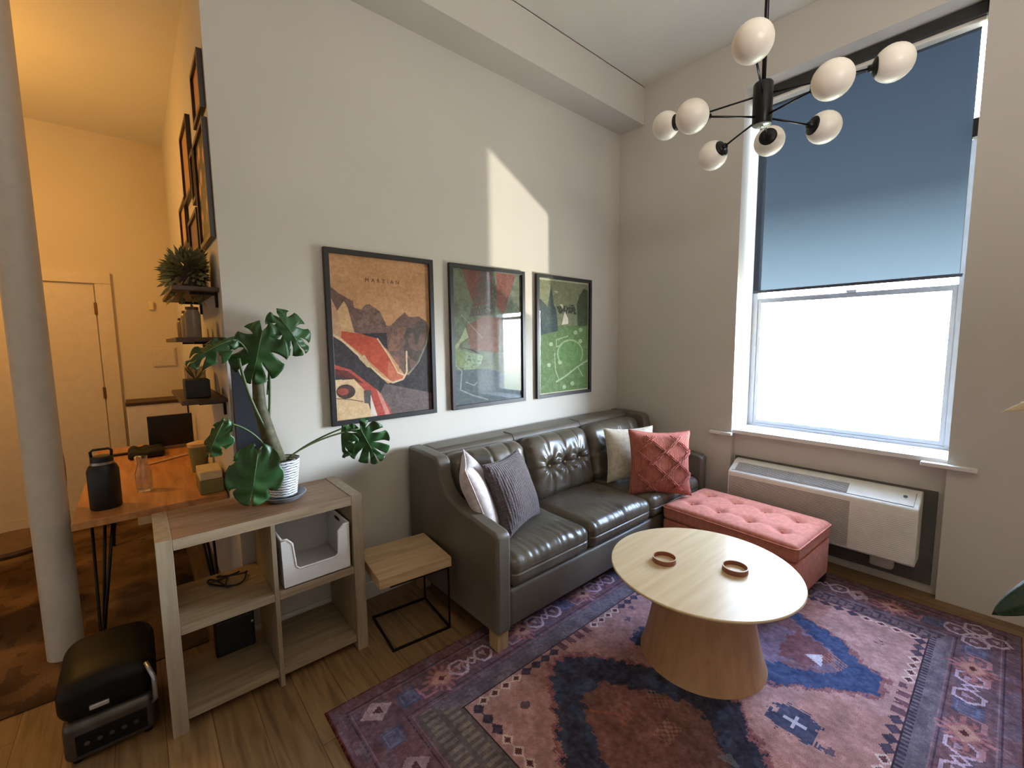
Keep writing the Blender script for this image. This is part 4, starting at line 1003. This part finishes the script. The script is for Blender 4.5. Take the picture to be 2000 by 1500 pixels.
# ---------------------------------------------------------------- gallery wall (faces the hall)
def gal(lb, y0, y1, z0, z1, col, dark=True, art2=None):
    r_ = thing('picture_frame', lb, 'picture', (XW, (y0+y1)/2, z0), group='pictures on the hall gallery wall')
    b = .022; g = G(); X0, X1 = XW-.001, XW-.022
    g.box(X1, X0, y0, y0+b, z0, z1).box(X1, X0, y1-b, y1, z0, z1).box(X1, X0, y0+b, y1-b, z0, z0+b).box(X1, X0, y0+b, y1-b, z1-b, z1)
    g.build('frame', M_gf, r_)
    m = Mt('gallery print', col, .5); v = m.n('TexVoronoi', Scale=9.0); m.l(m.coord(), v.inputs['Vector']); dk_ = tuple(int(c*.35) for c in col)
    m.col(m.ramp(v.outputs['Distance'], [(.2, art2 or col), (.45, dk_ if art2 else col)]))
    G().box(XW-.010, XW-.002, y0+b, y1-b, z0+b, z1-b).build('print', m.m, r_)
M_gf = plain('dark brown frame', (44, 26, 16), .4)
gal('brown-framed picture highest on the hall gallery wall', .03, .32, 2.60, 2.85, (190, 130, 90))
gal('large dark picture with pale figures nearest the wall corner', .03, .42, 2.03, 2.56, (60, 38, 26), art2=(214, 150, 100))
gal('dark-framed picture farthest down the hall in the upper row', .64, 1.04, 2.40, 2.80, (176, 128, 88))
gal('narrow picture with a yellow sheet in the middle of the gallery', .45, .60, 2.30, 2.56, (200, 176, 40))
gal('dark-framed picture at the lower far end of the gallery', 1.06, 1.44, 2.18, 2.46, (190, 150, 120))
gal('dark-framed picture low in the middle of the gallery', .50, .94, 2.02, 2.27, (110, 80, 70))
# wall shelves
M_sh = wood('dark walnut shelf', ((52, 32, 20), (70, 44, 28), (86, 56, 36)), (8, 1.4, 8))
SHX = -3.285
def shelf(lb, y0, y1, z):
    r_ = thing('wall_shelf', lb, 'shelf', (XW, (y0+y1)/2, z)); G().box(SHX, XW-.001, y0, y1, z-.02, z, .002).build('shelf_board', M_sh, r_)
    for y in (y0+.08, y1-.08): G().box(XW-.012, XW-.001, y-.01, y+.01, z-.09, z-.02).box(XW-.11, XW-.012, y-.01, y+.01, z-.032, z-.0205).build('bracket', M_iron, r_)
shelf('dark floating wall shelf at the top, holding a bushy plant', .05, .85, 1.80)
shelf('dark floating wall shelf in the middle, holding jars', .05, .85, 1.565)
shelf('dark floating wall shelf lowest, above the desk', .05, .75, 1.27)
M_fol = plain('dusty green foliage', (124, 120, 82), .7, var=.3, nscale=60); M_tc = plain('brown pot', (70, 44, 30), .7)
def bushy(lb, x, y, z, R_, n, seed, trail=0):
    r_ = thing('bushy_plant', lb, 'potted plant', (x, y, z))
    G().lathe([(1e-5, 0), (.05, 0), (.062, .10), (.056, .10), (.05, .09), (1e-5, .09)], (x, y, z+.0005), 20).build('pot', M_tc, r_, True, auto=40)
    q = random.Random(seed); g = G()
    for i in range(n):
        th = q.uniform(0, 2*PI); ph = q.uniform(-.5, 1.4); r = R_*q.uniform(.5, 1)
        d = Vector((math.cos(th)*math.cos(ph)*.8, math.sin(th)*math.cos(ph), math.sin(ph)*.75)); s0 = Vector((x, y, z+.09)); p_ = s0+d*r
        if p_.x > XW-.03: p_.x = XW-.03-q.random()*.02
        if trail and i % 3 == 0: p_.z -= trail*q.random()
        a = d.orthogonal().normalized()*.010; t_ = (p_-s0).normalized()*.028
        g.add([p_-t_, p_+a, p_+t_, p_-a], [(0, 1, 2, 3)])
        if i % 4 == 0: g.tube([s0, p_], .0012, 3)
    g.build('foliage', M_fol, r_)
bushy('bushy dusty-green plant on the top hall shelf below the pictures', -3.20, .26, 1.8005, .145, 620, 3, .12)
bushy('smaller trailing plant further along the top hall shelf', -3.20, .62, 1.8005, .11, 300, 9, .12)
for i, (y, r_, h_, c_, lb) in enumerate(((.14, .032, .13, (120, 104, 84), 'clouded glass jar nearest the corner on the middle hall shelf'), (.30, .036, .12, (150, 128, 92), 'tan jar second from the corner on the middle hall shelf'), (.48, .03, .09, (60, 48, 40), 'dark jar third from the corner on the middle hall shelf'), (.66, .03, .10, (132, 110, 84), 'pale jar at the far end of the middle hall shelf'))):
    j_ = thing('storage_jar', lb, 'jar', (-3.21, y, 1.5655)); G().lathe([(1e-5, 0), (r_, 0), (r_*1.02, h_*.85), (r_*.8, h_), (1e-5, h_)], (-3.21, y, 1.5655), 20).build('jar_body', plain('jar glaze', c_, .3), j_, True, auto=40)
    G().lathe([(r_*.82, 0), (r_*.82, .014), (1e-5, .014)], (-3.21, y, 1.5655+h_), 20).build('lid', M_sh, j_, True, auto=40)
j_ = thing('small_cube_planter', 'dark square planter with a sparse plant on the lowest hall shelf', 'potted plant', (-3.21, .22, 1.2705))
G().box(-3.26, -3.16, .15, .29, 1.2705, 1.36, .004).build('planter', plain('dark planter', (44, 40, 36), .7), j_)
g = G(); q = random.Random(2)
for i in range(26):
    a = q.uniform(0, 2*PI); t_ = Vector((-3.21+.05*math.cos(a), .22+.07*math.sin(a), 1.40+.06*q.random())); s0 = Vector((-3.21, .22, 1.355)); w_ = Vector((0, .008, .004)); g.add([s0, (s0+t_)/2+w_, t_, (s0+t_)/2-w_], [(0, 1, 2, 3)])
g.build('foliage', M_fol, j_)
o = G().box(-3.235, -3.15, .40, .43, 1.2705, 1.40, .002).box(-3.235, -3.15, .50, .53, 1.2705, 1.40, .002).box(-3.235, -3.15, .40, .53, 1.4005, 1.412, .002).build('white_stand', plain('cream stand', (214, 176, 124), .6)); tag(o, 'small cream open stand on the lowest hall shelf', 'stand')
gp = thing('glass_planter', 'greenish glass pot with pale contents at the right rear of the desk', 'pot', (-3.17, .85, .74))
G().lathe([(1e-5, 0), (.04, 0), (.055, .16), (.05, .16), (1e-5, .15)], (-3.175, .85, .7402), 24).build('pot', plain('sage glass', (130, 136, 96), .3), gp, True, auto=40)
G().lathe([(.056, 0), (.058, .02), (1e-5, .035)], (-3.175, .85, .9005), 24).build('pot_lid', plain('cream lid', (222, 190, 140), .5), gp, True, auto=40)

# ================================================================= chandelier
M_bk = plain('satin black metal', (22, 22, 24), .35, .4)
M_gb = Mt('opal glass globe', (232, 224, 208), .35, 0, .5); M_gb.b.inputs['Subsurface Weight'].default_value = .15; M_gb.b.inputs['Subsurface Radius'].default_value = (.03, .03, .03)
M_gb.col(M_gb.ramp(M_gb.noise(3, 2), [(.3, (238, 230, 218)), (.7, (245, 238, 228))])); M_gb = M_gb.m
HX, HY = -1.333, -1.674
chd = thing('globe_chandelier', 'black sputnik chandelier with eight unlit white globes hanging by the window', 'chandelier', (HX, HY, 2.44))
G().lathe([(1e-5, 2.438), (.036, 2.438), (.038, 2.442), (.038, 2.60), (.034, 2.607), (1e-5, 2.607)], (HX, HY, 0), 32).build('hub', M_bk, chd, True, auto=40)
G().lathe([(1e-5, 2.4365), (.034, 2.4365), (.034, 2.4375)], (HX, HY, 0), 32).lathe([(1e-5, 2.43), (.007, 2.43), (.007, 2.437)], (HX, HY, 0), 12).build('bottom_cap', plain('pale steel cap', (190, 196, 190), .3, .8), chd, True)
G().tube([(HX, HY, 2.60), (HX, HY, ZC-.03)], .0085, 10).build('down_rod', M_bk, chd, True)
G().lathe([(.06, ZC-.03), (.06, ZC-.001), (1e-5, ZC-.001)], (HX, HY, 0), 32).build('ceiling_canopy', M_bk, chd, True, auto=40)
globes = [((-1.751, -1.788, 2.543), 1), ((-1.47, -1.955, 2.45), 0), ((-1.144, -2.068, 2.579), 1), ((-1.60, -1.50, 2.455), 1), ((-1.315, -1.215, 2.605), 0), ((-1.245, -1.425, 2.413), 0), ((-1.075, -1.615, 2.463), 1), ((-1.08, -1.835, 2.445), 0)]
for p_, up_ in globes:
    c = Vector(p_); R_ = .066
    hz = 2.56 if p_[2] > 2.5 else 2.47
    h_ = Vector((HX, HY, hz)); d = (c-h_).normalized(); s0 = h_+d*.034
    G().tube([s0, c-d*(R_+.010)], .0042, 8).build('arm', M_bk, chd, True)
    q = d.to_track_quat('Z', 'Y').to_matrix().to_4x4(); q.translation = c
    gl_ = G().sphere((0, 0, 0), R_, 32, q).build('globe', M_gb, chd, True)
    prof = [(1e-5, -R_-.014), (.012, -R_-.014), (.013, -R_-.004)]+[((R_+.0015)*math.sin(a), -(R_+.0015)*math.cos(a)) for a in [math.radians(k) for k in (12, 20, 28, 34)]]
    G().lathe(prof, n=28, m=q).build('socket_cap', M_bk, chd, True)

# ================================================================= plant leaning in from the right edge
rp_ = thing('leafy_floor_plant', 'floor plant with dark green and pale dried leaves at the right edge', 'potted plant', (-1.10, -2.84, 0))
bx_, by_ = -1.10, -2.84
G().lathe([(1e-5, .0), (.11, .0), (.13, .24), (.12, .24), (.11, .22), (1e-5, .22)], (bx_, by_, 0), 32).build('pot', plain('dark pot', (50, 48, 46), .5), rp_, True, auto=40)
G().tube([(bx_, by_, .2), (bx_+.01, by_, .8), (bx_, by_+.01, 1.42)], [.012, .010, .006], 8).build('stem', M_trunk, rp_, True)
def simple_leaf(parent, base, tip, nrm, wd, mat, name='leaf', droop=.15):
    base, tip, nrm = Vector(base), Vector(tip), Vector(nrm); y = tip-base; L = y.length; y.normalize(); z = (nrm-y*nrm.dot(y)).normalized(); x = y.cross(z)
    V = []; F = []; n = 16
    for i in range(n+1):
        t_ = i/n; w_ = wd*math.sin(PI*min(1, t_**.8))**.75*(1-.0*t_)
        for j in range(7):
            s_ = -1+j/3; V.append(tuple(base+y*L*t_+x*w_*s_+z*(-droop*L*t_*t_-.12*abs(s_)*w_*2)))
    for i in range(n):
        for j in range(6): a = i*7+j; F.append((a, a+1, a+8, a+7))
    o = G().add(V, F).build(name, mat, parent, True); sd = o.modifiers.new('t', 'SOLIDIFY'); sd.thickness = .0015; return o
M_rub = plain('dark rubber leaf', (20, 44, 26), .22); M_dry = plain('dried cream leaf', (206, 188, 154), .7)
simple_leaf(rp_, (-1.10, -2.72, .80), (-1.325, -2.465, .625), (-.45, -.25, .75), .06, M_rub)
simple_leaf(rp_, (-1.06, -2.76, 1.42), (-1.181, -2.437, 1.295), (-.4, -.5, .6), .03, M_dry, 'dried_leaf')
simple_leaf(rp_, (-1.03, -2.74, 1.43), (-1.128, -2.478, 1.326), (-.4, -.5, .6), .028, M_dry, 'dried_leaf')
